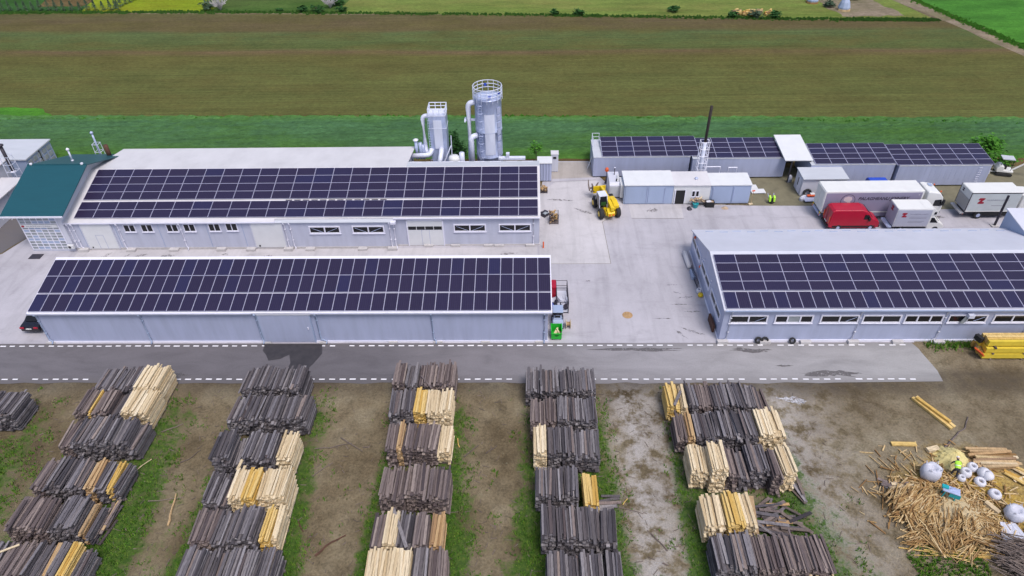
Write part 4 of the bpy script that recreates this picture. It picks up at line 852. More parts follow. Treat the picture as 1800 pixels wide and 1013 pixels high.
# red panel van
t = thing('panel_van', 'dark red high-roof panel van parked in front of the long truck', 'van', (33.4, 66.35, 0), 0, None, False)
body = [[(.05, .45), (.05, 1.2), (.18, 2.35), (.45, 2.55), (3.55, 2.55), (4.05, 2.35), (4.75, 1.5), (5.5, 1.18), (5.66, .9), (5.66, .42), (5.3, .35), (.3, .35)]]
rings = []
for y, ins in ((-.96, .10), (-.9, .02), (0, 0), (.9, .02), (.96, .10)):
    rings.append([(px_+(ins if px_ < 1 else -ins), y*(1 if pz < 1.3 else 1-.10*(pz-1.3)/1.25), pz-(ins if pz > 2 else 0)) for px_, pz in body[0]])
bevel(sub(MB().loft(rings), 'body', 'red_paint', t), .07, 3)
sub(MB().prism([(4.12, 2.3), (4.72, 1.58), (4.76, 1.6), (4.15, 2.33)], -.78, .78, 'y'), 'windscreen', 'glass_dark', t)
for s in (-1, 1):
    sub(MB().prism([(3.75, 1.42), (4.62, 1.42), (4.22, 1.98), (3.8, 2.0)], s*.945-.02, s*.945+.02, 'y'), 'side_window', 'glass_dark', t)
    sub(MB().box(4.25, 4.42, s*1.08-.1, s*1.08+.1, 1.3, 1.6), 'mirror', 'black', t)
    sub(MB().prism([(5.3, .85), (5.62, .8), (5.5, 1.1)], s*.75-.16, s*.75+.16, 'y'), 'headlight', 'glass_grey', t)
    sub(MB().box(.02, .06, s*.82-.07, s*.82+.07, .9, 1.7), 'tail_lamp', 'orange', t)
    sub(MB().box(.5, 5.2, s*.965-.01, s*.965+.012, .45, .62), 'sill_trim', 'black', t)
sub(MB().box(-.06, .08, -.9, .9, .38, .62), 'rear_bumper', 'black', t); sub(MB().box(5.6, 5.74, -.88, .88, .35, .62), 'front_bumper', 'black', t)
sub(MB().box(.0, .03, -.02, .02, .7, 2.3), 'door_seam', 'black', t); sub(MB().box(.02, .045, -.3, .3, .72, .85), 'number_plate', 'truck_white', t)
wheels(t, [(x, s*.86, .36) for x in (1.2, 4.75) for s in (-1, 1)], .36, .24)
# white luton van
t = thing('luton_van', 'small white box van with red emblem between the red van and the box truck', 'van', (40.3, 65.95, 0), rad(-.6), None, False)
bevel(sub(MB().box(0, 3.75, -1.02, 1.02, .75, 3.05), 'cargo_box', 'truck_white', t), .04)
sub(MB().box(.06, 3.7, -1.045, -1.022, .85, 2.9), 'side_panel', 'box_grey', t); sub(MB().box(-.03, -.002, -.95, .95, .85, 2.95), 'tail_door', 'box_grey', t)
sub(MB().prism([(-.5, .62), (-.05, .58), (-.05, .74), (-.4, .74)], -.95, .95, 'y'), 'tail_lift', 'galv', t)
sub(zed(MB(), .55, 2.0, .55, -1.047), 'emblem', 'emblem_red', t); sub(zed(MB(), -.15, 2.25, .55, -.032, 'x'), 'emblem', 'emblem_red', t)
side_text(t, 'PALAGHEANU JOINERY', .19, 1.4, -1.048, 2.32, 'lettering_pale')
for z, a in ((2.0, 3.35), (1.85, 3.3), (1.45, 3.2), (1.3, 3.0)): sub(MB().box(1.45, a, -1.05, -1.046, z, z+.05), 'lettering_line', 'lettering_pale', t)
bevel(sub(MB().prism([(2.9, 3.06), (2.9, 3.07), (3.76, 3.07), (4.35, 2.65), (4.35, 2.2), (3.76, 2.1), (3.76, 3.05)], -.95, .95, 'y'), 'luton_peak', 'truck_white', t), .05)
bevel(sub(MB().prism([(3.78, .4), (3.78, 2.0), (4.2, 2.05), (4.95, 1.25), (5.5, 1.0), (5.62, .75), (5.6, .35)], -.92, .92, 'y'), 'cab', 'truck_white', t), .08, 3)
sub(MB().prism([(4.3, 2.02), (4.95, 1.32), (4.98, 1.34), (4.33, 2.05)], -.75, .75, 'y'), 'windscreen', 'glass_dark', t)
for s in (-1, 1):
    sub(MB().prism([(3.95, 1.25), (4.8, 1.22), (4.25, 1.85), (3.95, 1.85)], s*.925-.012, s*.925+.012, 'y'), 'side_window', 'glass_dark', t)
    sub(MB().prism([(4.0, 2.3), (4.3, 2.3), (4.3, 2.6), (4.05, 2.62)], s*.955-.01, s*.955+.01, 'y'), 'peak_window', 'glass_dark', t)
    sub(MB().box(5.3, 5.58, s*.7-.14, s*.7+.14, .72, .9), 'headlight', 'glass_grey', t)
sub(MB().box(.1, 4.0, -.7, .7, .5, .745), 'chassis', 'steel_dark', t); wheels(t, [(x, s*.84, .36) for x in (1.0, 4.75) for s in (-1, 1)], .36, .24)
# rigid box truck
t = thing('box_truck', 'white rigid box truck with red emblem at the right edge of the yard', 'truck', (49.4, 68.7, 0), 0, None, False)
bevel(sub(MB().box(0, 5.5, -1.15, 1.15, 1.0, 3.45), 'cargo_box', 'truck_white', t), .04)
sub(MB().box(.06, 5.44, -1.175, -1.152, 1.12, 3.32), 'side_panel', 'box_pale', t); sub(MB().box(-.02, 5.52, -1.19, -1.153, 3.34, 3.43), 'edge_trim', 'steel_dark', t); sub(MB().box(-.02, 5.52, -1.19, -1.153, 1.0, 1.1), 'edge_trim', 'truck_white', t)
sub(MB().box(-.04, -.002, -1.1, 1.1, 2.55, 3.4), 'upper_door', 'truck_white', t); sub(MB().box(-.05, -.003, -1.1, 1.1, 1.05, 2.5), 'tail_lift', 'tailgate', t)
for y in (-1.12, 1.12): sub(MB().box(-.06, -.003, y-.03, y+.03, 1.0, 3.44), 'rear_post', 'steel_dark', t)
sub(zed(MB(), .9, 2.05, .72, -1.177), 'emblem', 'emblem_red', t); sub(zed(MB(), .35, 2.8, .36, -.042, 'x'), 'emblem', 'lettering', t)
side_text(t, 'PALAGHEANU JOINERY', .24, 1.85, -1.178, 2.42, 'lettering_pale'); sub(MB().box(2.6, 3.9, -1.18, -1.176, 1.75, 1.82), 'lettering_line', 'lettering_pale', t)
sub(MB().box(.1, 7.6, -.8, .8, .55, .99), 'chassis', 'steel_dark', t); sub(MB().box(1.9, 4.8, -1.1, -1.03, .45, .9), 'side_guard', 'black', t)
sub(MB().box(-.5, -.05, -1.1, 1.1, .72, .86), 'platform', 'tailgate', t)
for y in (-.95, .95): sub(MB().box(-.09, -.055, y-.12, y+.12, .6, .72), 'tail_lamp', 'orange', t)
bevel(sub(MB().prism([(5.75, .45), (7.75, .45), (7.85, 1.1), (7.75, 1.7), (7.35, 2.65), (6.9, 2.95), (5.75, 3.0)], -1.12, 1.12, 'y'), 'cab', 'truck_white', t), .1, 3)
sub(MB().prism([(7.78, 1.75), (7.42, 2.55), (7.44, 2.57), (7.82, 1.77)], -1.0, 1.0, 'y'), 'windscreen', 'glass_dark', t)
for s in (-1, 1):
    sub(MB().prism([(6.55, 1.6), (7.55, 1.55), (7.25, 2.3), (6.6, 2.35)], s*1.13-.01, s*1.13+.01, 'y'), 'side_window', 'glass_dark', t)
    sub(MB().box(7.5, 7.68, s*1.28-.08, s*1.28+.08, 1.7, 2.35), 'mirror', 'black', t)
sub(MB().box(6.4, 6.55, -1.16, -1.125, 1.2, 1.3), 'door_handle', 'black', t)
wheels(t, [(x, s*.95, .46) for x in (1.7, 6.7) for s in (-1, 1)], .46, .32)
# blue covered pickup behind the trailer
t = thing('covered_trailer', 'blue tarpaulin-covered trailer standing behind the long white truck', 'trailer', (40.4, 72.9, 0), 0, None, False)
bevel(sub(MB().prism([(-.8, .75), (-.8, 1.9), (-.5, 2.2), (.5, 2.2), (.8, 1.9), (.8, .75)], 0, 2.1, 'x'), 'cover', 'blue_tarp', t), .06); sub(MB().box(.05, 2.05, -.78, .78, .5, .745), 'bed', 'steel_dark', t)
sub(MB().tube([(2.1, 0, .6), (2.9, 0, .55)], .05, 6), 'drawbar', 'galv', t); sub(MB().box(-.02, .0, -.3, .2, 1.7, 1.85), 'plate', 'truck_white', t); wheels(t, [(1.05, s*.85, .32) for s in (-1, 1)], .32, .2)
# dark saloon car half hidden by the shed
t = thing('saloon_car', 'black car parked behind the left end of the long front shed', 'car', (-47.35, 50.4, 0), rad(90), None, False)
prof = [(-2.15, .35), (-2.2, .75), (-2.05, .98), (-1.35, 1.02), (-.75, 1.42), (.45, 1.44), (1.1, 1.0), (2.0, .85), (2.2, .6), (2.15, .32)]
rings = [[(a*(1-.03*(abs(y) > .8)), y*(1 if b < 1.05 else .82), b) for a, b in prof] for y in (-.9, -.82, 0, .82, .9)]
bevel(sub(MB().loft(rings), 'body', 'car_black', t), .06, 2)
sub(MB().prism([(-1.36, 1.05), (-.8, 1.39), (-.82, 1.42), (-1.4, 1.07)], -.64, .64, 'y'), 'rear_window', 'glass_dark', t); sub(MB().prism([(.5, 1.42), (1.08, 1.03), (1.1, 1.06), (.53, 1.45)], -.64, .64, 'y'), 'windscreen', 'glass_dark', t)
sub(MB().box(-2.235, -2.2, -.26, .26, .72, .84), 'number_plate', 'truck_white', t)
for s in (-1, 1): sub(MB().box(-2.2, -2.12, s*.66-.2, s*.66+.2, .78, .94), 'tail_lamp', 'red_paint', t); sub(MB().prism([(-1.1, 1.05), (.95, 1.03), (.45, 1.36), (-.7, 1.35)], s*.80-.02, s*.80+.01, 'y'), 'side_window', 'glass_dark', t)
wheels(t, [(x, s*.8, .32) for x in (-1.35, 1.35) for s in (-1, 1)], .32, .22)
# yellow loader, seen from behind
t = thing('telescopic_loader', 'yellow telescopic loader carrying dark timber beside the generator', 'loader', (9.15, 69.6, 0), rad(101), None, False)
bevel(sub(MB().box(-1.7, 1.9, -.55, .55, .55, 1.0), 'chassis', 'yellow_paint', t), .05)
bevel(sub(MB().prism([(-2.1, .6), (-2.15, 1.1), (-1.5, 1.35), (-1.1, 1.3), (-1.1, .6)], -.42, .42, 'y'), 'counterweight', 'yellow_paint', t), .08)
bevel(sub(MB().prism([(-1.35, 1.0), (-1.35, 1.6), (-.3, 1.75), (.9, 1.55), (.9, 1.0)], -1.1, -.45, 'y'), 'engine_cover', 'yellow_paint', t), .08)
sub(MB().obox((-.3, -.12, 1.65), (3.6, .38, .42), 0, 0, rad(-4)), 'boom', 'yellow_paint', t); sub(MB().obox((2.2, -.12, 1.75), (1.6, .28, .3), 0, 0, rad(6)), 'boom_extension', 'yellow_paint', t)
bevel(sub(MB().prism([(-.6, 1.0), (-.75, 1.6), (-.5, 2.45), (.55, 2.45), (1.0, 1.6), (1.0, 1.0)], .15, 1.05, 'y'), 'cab', 'glass_dark', t), .05)
sub(MB().box(-.55, .6, .12, 1.08, 2.452, 2.55), 'cab_roof', 'galv_pale', t)
for x, z in ((-.62, 1.7), (.82, 1.7)):
    for y in (.16, 1.04): sub(MB().obox((x, y, 1.75), (.07, .07, 1.4), 0, 0, rad(10 if x < 0 else -14)), 'cab_pillar', 'galv_pale', t)
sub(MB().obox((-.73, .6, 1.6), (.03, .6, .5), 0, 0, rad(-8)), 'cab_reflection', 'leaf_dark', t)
sub(MB().box(-2.2, -2.13, -.3, -.12, .75, .95).box(-2.2, -2.13, .12, .3, .75, .95), 'rear_lamps', 'orange', t)
sub(MB().box(2.9, 3.05, -.7, .8, .9, 1.8).box(3.0, 4.0, -.5, -.38, .9, 1.0).box(3.0, 4.0, .5, .62, .9, 1.0), 'fork_carriage', 'yellow_paint', t)
wheels(t, [(x, s*1.0, .62) for x in (-1.25, 1.35) for s in (-1, 1)], .62, .5, 'yellow_paint')
for x, s in ((1.35, 1), (1.35, -1)): sub(MB().prism([(x-.6, 1.1), (x-.4, 1.32), (x+.4, 1.32), (x+.6, 1.1), (x+.4, 1.27), (x-.4, 1.27)], s*.75, s*1.2, 'y'), 'mudguard', 'black', t)
lg = thing('scrap_timber', 'dark crooked timber held on the forks of the yellow loader', 'timber', (8.1, 73.0, 1.0))
for k, (a, b, r_) in enumerate((((7.6, 72.4, 1.05), (8.3, 73.5, 1.3), .14), ((7.9, 72.3, 1.1), (7.7, 73.4, 1.6), .12), ((7.5, 73.0, 1.2), (8.4, 72.8, 1.45), .13), ((7.4, 72.6, 1.1), (7.3, 73.8, 1.9), .09), ((8.0, 72.7, 1.35), (8.5, 73.8, 1.5), .12))):
    MB().tube([a, ((a[0]+b[0])/2+R.uniform(-.1, .1), (a[1]+b[1])/2, (a[2]+b[2])/2+.1), b], [r_, r_*.9, r_*.6], 7).build('branch', 'twig', lg)
# mini excavator
t = thing('mini_excavator', 'white mini excavator with canopy on bare soil beside the last container', 'excavator', (59.4, 77.9, 0), rad(-14), None, False)
for s in (-1, 1): bevel(sub(MB().prism([(-.95, .2), (-.8, .02), (.8, .02), (.95, .2), (.8, .4), (-.8, .4)], s*.55-.14, s*.55+.14, 'y'), 'track', 'rubber', t), .05)
bevel(sub(MB().prism([(-1.0, .48), (-1.05, .95), (-.8, 1.35), (-.3, 1.3), (-.2, .8), (.9, .75), (.9, .48)], -.62, .62, 'y'), 'body', 'truck_white', t), .08); sub(MB().box(-.35, .1, -.3, .3, .8, 1.2), 'seat', 'black', t)
for x in (-.75, .55): 
    for y in (-.5, .5): sub(MB().tube([(x, y, .8), (x*.9, y, 2.2)], .03, 5), 'canopy_post', 'black', t)
sub(MB().box(-.8, .6, -.58, .58, 2.2, 2.28), 'canopy', 'grey_sheet', t); sub(MB().tube([(.9, 0, .7), (1.9, 0, 1.6), (2.6, 0, 1.35)], .11, 7), 'boom', 'truck_white', t); sub(MB().tube([(2.6, 0, 1.4), (3.6, 0, .5)], .09, 7), 'dipper', 'truck_white', t); sub(MB().prism([(3.4, .1), (3.4, .5), (3.7, .55), (3.95, .3), (3.7, .05)], -.25, .25, 'y'), 'bucket', 'steel_dark', t); sub(MB().box(-1.7, -1.6, -.6, .6, .1, .4).box(-1.6, -.8, -.05, .05, .2, .3), 'dozer_blade', 'truck_white', t)
# ---------------------------------------------------------------- timber stacks
# bundles: (from, to as a fraction of the stack's width, wood kind, height change, shift along the boards)
G_, B_, P_, Y_, T_ = 'wood_grey', 'wood_brown', 'wood_pale', 'wood_yellow', 'wood_tan'
STACKS = [
 (-45.6, -41.4, 36.6, 2.0, [(0, .5, G_, 0, 0), (.5, 1, G_, .05, .1)], 'grey plank stack cut off by the left picture edge, nearest the road'),
 (-36.35, -30.65, 39.35, 2.0, [(0, .30, G_, .0, 0), (.30, .62, G_, .02, .05), (.62, .82, P_, .06, -.05), (.82, 1, P_, .02, -.08)], 'plank stack nearest the road in the leftmost row, pale boards on its right'),
 (-36.8, -30.5, 36.75, 1.9, [(0, .19, B_, .04, 0), (.19, .25, Y_, .0, .05), (.25, .33, B_, .0, 0), (.33, .50, B_, .16, .05), (.50, .62, G_, -.2, -.05), (.62, .82, P_, .06, 0), (.82, 1, P_, .0, -.05)], 'second stack from the road in the leftmost row, pale block on its right end'),
 (-36.15, -30.2, 33.45, 2.1, [(0, .18, B_, -.1, .1), (.18, .42, G_, .05, 0), (.42, .70, G_, .12, 0), (.70, .88, G_, -.05, -.15), (.88, 1, G_, -.35, -.2)], 'third stack from the road in the leftmost row, all weathered grey and sagging right'),
 (-36.0, -29.8, 29.65, 2.0, [(0, .16, B_, .02, .1), (.16, .38, G_, .06, 0), (.38, .60, G_, .02, .05), (.60, .74, T_, .0, 0), (.74, .84, G_, -.05, .05), (.84, .92, Y_, -.25, -.1), (.92, 1, G_, -.4, -.15)], 'fourth stack from the road in the leftmost row, few yellow boards near its right end'),
 (-36.0, -30.3, 26.3, 2.0, [(0, .30, B_, .0, 0), (.30, .52, B_, .10, .1), (.52, .60, G_, -.25, 0), (.60, .88, G_, .12, 0), (.88, .94, T_, -.3, .05), (.94, 1, G_, -.5, 0)], 'fifth stack from the road in the leftmost row, beside collapsed boards'),
 (-36.0, -29.2, 22.85, 2.0, [(0, .2, G_, .05, 0), (.2, .45, B_, .0, .05), (.45, .62, G_, -.1, 0), (.62, .70, T_, -.15, .05), (.70, .80, G_, .0, 0), (.80, .90, Y_, .05, 0), (.90, 1, G_, -.2, .1)], 'nearest stack of the leftmost row, orange boards on its right side'),
 (-24.0, -18.6, 39.35, 2.0, [(0, .22, G_, -.1, 0), (.22, .5, G_, .08, .05), (.5, .74, G_, .0, 0), (.80, 1, G_, .22, .15)], 'grey stack nearest the road in the second row, below the wet patch'),
 (-23.95, -17.6, 36.0, 2.0, [(0, .18, G_, -.15, .05), (.18, .42, G_, .05, 0), (.42, .68, G_, .10, 0), (.68, 1, G_, -.02, -.05)], 'second stack from the road in the second row, all grey with one loose board'),
 (-23.65, -17.7, 32.1, 2.05, [(0, .24, G_, .22, .1), (.24, .36, G_, -.2, 0), (.36, .60, G_, .05, 0), (.60, .78, G_, .20, .1), (.80, 1, P_, .0, -.1)], 'third stack from the road in the second row, one pale bundle at its right end'),
 (-23.25, -17.15, 28.6, 1.9, [(0, .16, G_, .0, 0), (.16, .32, G_, -.1, .05), (.32, .50, P_, .15, -.05), (.50, .66, Y_, .28, .1), (.66, .84, P_, .20, 0), (.84, 1, P_, .32, .1)], 'fourth stack from the road in the second row, mostly fresh cream boards'),
 (-22.95, -17.0, 25.45, 2.0, [(0, .28, B_, .0, 0), (.28, .52, G_, .05, .05), (.52, .78, G_, .15, .1), (.80, .92, Y_, .05, -.1), (.92, 1, P_, -.1, -.15)], 'fifth stack from the road in the second row, narrow golden bundle on its right'),
 (-22.7, -16.4, 22.4, 2.0, [(0, .25, G_, .0, 0), (.25, .5, G_, -.1, 0), (.5, .8, G_, .1, .1), (.8, 1, G_, .05, 0)], 'nearest stack of the second row, all dark grey and cut by the lower picture edge'),
 (-11.3, -6.1, 39.75, 2.0, [(0, .19, B_, .05, 0), (.20, .40, G_, .0, 0), (.42, .70, B_, -.02, 0), (.70, 1, B_, .04, .05)], 'brown-grey stack nearest the road in the middle row, topped by a loose lath'),
 (-11.15, -6.1, 36.7, 2.0, [(0, .18, G_, .05, .05), (.18, .38, G_, -.02, 0), (.39, .58, Y_, .05, -.05), (.58, .79, P_, .08, .05), (.79, 1, P_, .02, -.1)], 'second stack from the road in the middle row, cream and yellow on its right half'),
 (-10.85, -5.9, 33.1, 2.05, [(0, .18, B_, .0, 0), (.18, .27, T_, .12, .1), (.27, .45, B_, .06, .05), (.45, .80, B_, .0, 0), (.78, 1, P_, -.25, -.25)], 'third stack from the road in the middle row, low pale bundle at its right front'),
 (-10.7, -5.65, 29.0, 2.1, [(0, .20, B_, -.1, 0), (.20, .38, B_, .0, .15), (.38, .70, B_, .12, 0), (.70, 1, B_, .0, .1)], 'fourth stack from the road in the middle row, entirely brown-grey and uneven'),
 (-10.7, -5.75, 25.2, 2.0, [(0, .19, B_, .0, 0), (.19, .37, P_, .15, .05), (.37, .58, G_, -.1, 0), (.60, .80, B_, .12, .1), (.81, 1, T_, -.15, -.1)], 'fifth stack from the road in the middle row, one cream bundle left and crossed boards'),
 (-10.6, -5.3, 22.45, 2.0, [(0, .28, P_, .05, 0), (.28, .56, P_, .16, .05), (.57, .77, G_, .0, 0), (.77, 1, B_, -.05, 0)], 'nearest stack of the middle row, wide cream block on its left'),
 (-.25, 5.55, 39.15, 2.0, [(0, .2, G_, -.05, 0), (.2, .48, G_, .05, .05), (.48, .68, G_, .08, .05), (.68, 1, G_, .0, 0)], 'grey stack nearest the road in the fourth row'),
 (.1, 5.4, 35.8, 2.0, [(0, .21, B_, -.02, 0), (.21, .40, B_, -.08, -.1), (.40, .60, G_, .05, .05), (.60, 1, G_, .0, 0)], 'second stack from the road in the fourth row, reddish-grey boards on its left'),
 (.35, 5.35, 32.65, 2.15, [(0, .20, P_, .10, .05), (.21, .42, G_, .0, 0), (.42, .62, G_, .05, 0), (.62, 1, G_, -.05, .05)], 'third stack from the road in the fourth row, one cream bundle at its left end'),
 (.45, 3.55, 29.05, 2.0, [(0, .22, G_, -.05, 0), (.22, .65, G_, .05, 0), (.65, 1, G_, .0, .05)], 'short grey stack fourth from the road in the fourth row'),
 (3.85, 4.95, 28.7, 1.7, [(0, 1, Y_, 0, 0)], 'narrow golden bundle standing alone beside the short grey stack'),
 (.8, 5.9, 25.65, 2.2, [(0, .2, G_, .0, 0), (.2, .45, G_, .05, .05), (.45, .78, G_, -.02, .0), (.78, 1, G_, .06, .1)], 'fifth stack from the road in the fourth row, tall and all grey'),
 (1.1, 6.0, 22.3, 2.0, [(0, .25, G_, .2, .1), (.25, .45, G_, -.15, -.05), (.45, .75, G_, -.1, 0), (.78, 1, G_, -.05, -.1)], 'nearest stack of the fourth row, its left bundle tallest'),
 (11.1, 19.3, 37.5, 2.0, [(0, .13, Y_, -.15, -.1), (.14, .20, P_, -.1, .0), (.20, .30, G_, -.05, 0), (.30, .44, B_, -.02, 0), (.44, .60, G_, .10, .1), (.60, .76, G_, .12, .15), (.76, .92, G_, -.05, .0), (.92, 1, B_, -.4, 0)], 'long stack nearest the road in the rightmost row, yellow ends at its left'),
 (11.3, 19.55, 34.3, 2.05, [(0, .10, B_, -.2, 0), (.10, .17, T_, -.05, 0), (.17, .34, G_, .0, .05), (.34, .54, G_, .02, 0), (.54, .74, G_, .02, .0), (.75, .88, P_, .12, -.1), (.88, 1, P_, .05, -.15)], 'second stack from the road in the rightmost row, cream block at its right end'),
 (11.75, 19.3, 30.9, 2.1, [(0, .17, P_, -.05, -.1), (.17, .33, P_, .35, .1), (.34, .45, B_, .05, .1), (.45, .56, G_, -.25, 0), (.57, .76, G_, -.1, -.3), (.76, .86, B_, .0, .2), (.86, 1, P_, .05, 0)], 'third stack from the road in the rightmost row, cream bundles at both ends'),
 (11.85, 15.3, 26.8, 2.1, [(0, .42, P_, .0, -.05), (.42, .78, Y_, .15, .1), (.78, 1, P_, .0, .05)], 'short cream stack in the rightmost row beside flattened dark boards'),
 (12.0, 19.4, 23.65, 2.0, [(0, .16, G_, -.1, 0), (.16, .36, G_, .05, 0), (.36, .60, B_, .0, .05), (.60, .80, B_, .15, .1), (.80, 1, B_, .05, .05)], 'long stack second from the lower edge in the rightmost row, brown on its right'),
 (17.6, 19.3, 21.0, 1.6, [(0, 1, P_, 0, 0)], 'small cream stack at the lower picture edge in the rightmost row'),
]
PLANK = MB().box(-.5, .5, -1.22, 1.22, 0, .075)
PM = {k: PLANK.mesh('plank', k) for k in (G_, B_, P_, Y_, T_)}
q = random.Random(21)
def layer_boards(mb, x0, x1, yf, yb, z0, z1, q):
    """all boards below the top layer, each one a box of its own size"""
    th = .122; z = z0; k = 0
    while z < z1-.05:
        x = x0+q.uniform(-.05, .05)
        while x < x1-.06:
            w_ = min(q.uniform(.14, .28), x1+.05-x); o = q.gauss(0, .085); e = q.gauss(0, .085)
            if q.random() < .07: o -= q.uniform(.05, .3)
            if q.random() < .05: x += w_; continue
            t_ = th*q.uniform(.55, .88)
            mb.box(x, x+w_-q.uniform(.008, .03), yf+o, yb+e, z, z+t_)
            x += w_
        z += th; k += 1
    return z
for x0, x1, yf, h, bl, label in STACKS:
    t_ = thing('plank_stack', label, 'wood stack', ((x0+x1)/2, yf+1.22, 0), 0, 'stacks of boards drying in rows')
    bb = MB()
    for yy in (yf+.35, yf+1.2, yf+2.05): bb.box(x0+.1, x1-.05, yy-.07, yy+.07, -.02, .15)
    bb.build('bearers', 'wood_brown', t_)
    for f0, f1, kind, dh, sh in bl:
        a, b = x0+(x1-x0)*f0, x0+(x1-x0)*f1; dh = dh*1.9+q.gauss(0, .07); sh = sh*2.2+q.gauss(0, .08); top = h+dh-.08
        mb = MB(); z = layer_boards(mb, a+.02, b-.06, yf-sh*.6, yf+2.44-sh*.6, .15, top, q)
        bu = mb.build('bundle', kind, t_); bu['kind'] = 'stuff'; bu.rotation_euler = (q.gauss(0, .007), 0, q.gauss(0, .016))
        x = a+.02
        while x < b-.12:
            w_ = min(q.uniform(.11, .24), b-.04-x)
            for lay in range(q.choice((1, 1, 1, 1, 2, 2, 3)) if q.random() > .04 else 0):
                ln = q.uniform(.88, 1.06)
                link('plank', PM[kind if q.random() < .93 else (B_ if kind == G_ else kind)], bu, (x+w_/2, yf+1.22-sh*.6+q.gauss(0, .15), z+.003+lay*.085+abs(q.gauss(0, .03))), (q.gauss(0, .014), q.gauss(0, .07), q.gauss(0, .022)), (w_-.022, ln, q.uniform(.8, 1.15)))
            x += w_
# loose boards lying over the stacks and beside them
def board(name, label, a, b, w_, th, mat, cat='board', z=None):
    a = Vector(a); b = Vector(b); d = b-a; L = d.length
    o = bpy.data.objects.new(name, MB().box(-w_/2, w_/2, -L/2, L/2, -th/2, th/2).mesh(name, mat)); col.objects.link(o)
    o.location = (a+b)/2; o.rotation_euler = (math.asin(d.z/L), 0, math.atan2(-d.x, d.y)); return tag(o, label, cat)
board('loose_board', 'loose grey board slanting over the second stack of the second row', (-23.1, 38.0, 2.2), (-22.0, 36.1, 2.12), .2, .06, G_)
board('loose_board', 'pale lath lying across the middle row stack nearest the road', (-9.0, 40.7, 2.17), (-8.0, 39.3, 2.15), .12, .05, B_)
board('loose_board', 'dark board crossing diagonally on the fifth middle row stack', (-9.4, 27.9, 2.2), (-8.1, 25.0, 2.14), .24, .07, G_)
board('loose_board', 'pale lath lying on the nearest stack of the leftmost row', (-35.9, 24.0, 2.20), (-34.0, 25.0, 2.22), .14, .05, P_)
board('loose_board', 'upright pale board end sticking out of the cream stack in the second row', (-21.3, 31.0, 2.3), (-21.0, 31.6, 2.75), .2, .06, P_)
board('loose_board', 'dark board leaning over the yellow end of the rightmost row first stack', (11.6, 37.6, 1.95), (12.3, 39.0, 2.1), .22, .07, G_)
# flattened dark boards next to the short cream stack, and collapsed boards in the leftmost row
def board_heap(name, label, n, area, zmax, mat, seed, ang, L=(1.6, 2.5)):
    q = random.Random(seed); t_ = thing(name, label, 'wood', ((area[0]+area[1])/2, (area[2]+area[3])/2, 0))
    for k in range(n):
        x, y = q.uniform(area[0], area[1]), q.uniform(area[2], area[3]); ln = q.uniform(*L); a = q.gauss(*ang)
        m = mat if isinstance(mat, str) else q.choice(mat)
        MB().obox((x, y, .05+zmax*k/n), (ln, q.uniform(.16, .26), q.uniform(.05, .09)), a, 0, q.gauss(0, .04)).build('plank', m, t_)
    return t_
board_heap('collapsed_boards', 'flattened dark boards lying right of the short cream stack', 34, (16.0, 18.9, 27.3, 29.9), .45, ['wood_grey', 'wood_brown', 'twig', 'wood_grey', 'wood_tan'], 3, (.1, .5))
board_heap('collapsed_boards', 'brown boards slumped beside the fifth stack of the leftmost row', 14, (-30.5, -29.9, 27.2, 28.6), .55, ['wood_brown', 'wood_grey', 'wood_tan'], 4, (pi/2, .12))
board_heap('collapsed_boards', 'few dark boards on the grass right of the golden bundle', 7, (5.3, 6.0, 28.7, 30.6), .12, ['wood_grey', 'wood_brown'], 5, (.05, .1), (1.2, 1.9))
o = board('leaning_beam', 'long brown beam lying from the dark boards towards the road', (15.6, 27.0, .7), (15.95, 30.0, .75), .32, .12, 'wood_tan', 'beam')
tb_ = board_heap('black_planks', 'few black planks leaning at the right end of the third rightmost stack', 5, (19.5, 19.9, 30.4, 31.4), .5, ['twig', 'wood_grey'], 6, (1.9, .15), (1.2, 1.7))
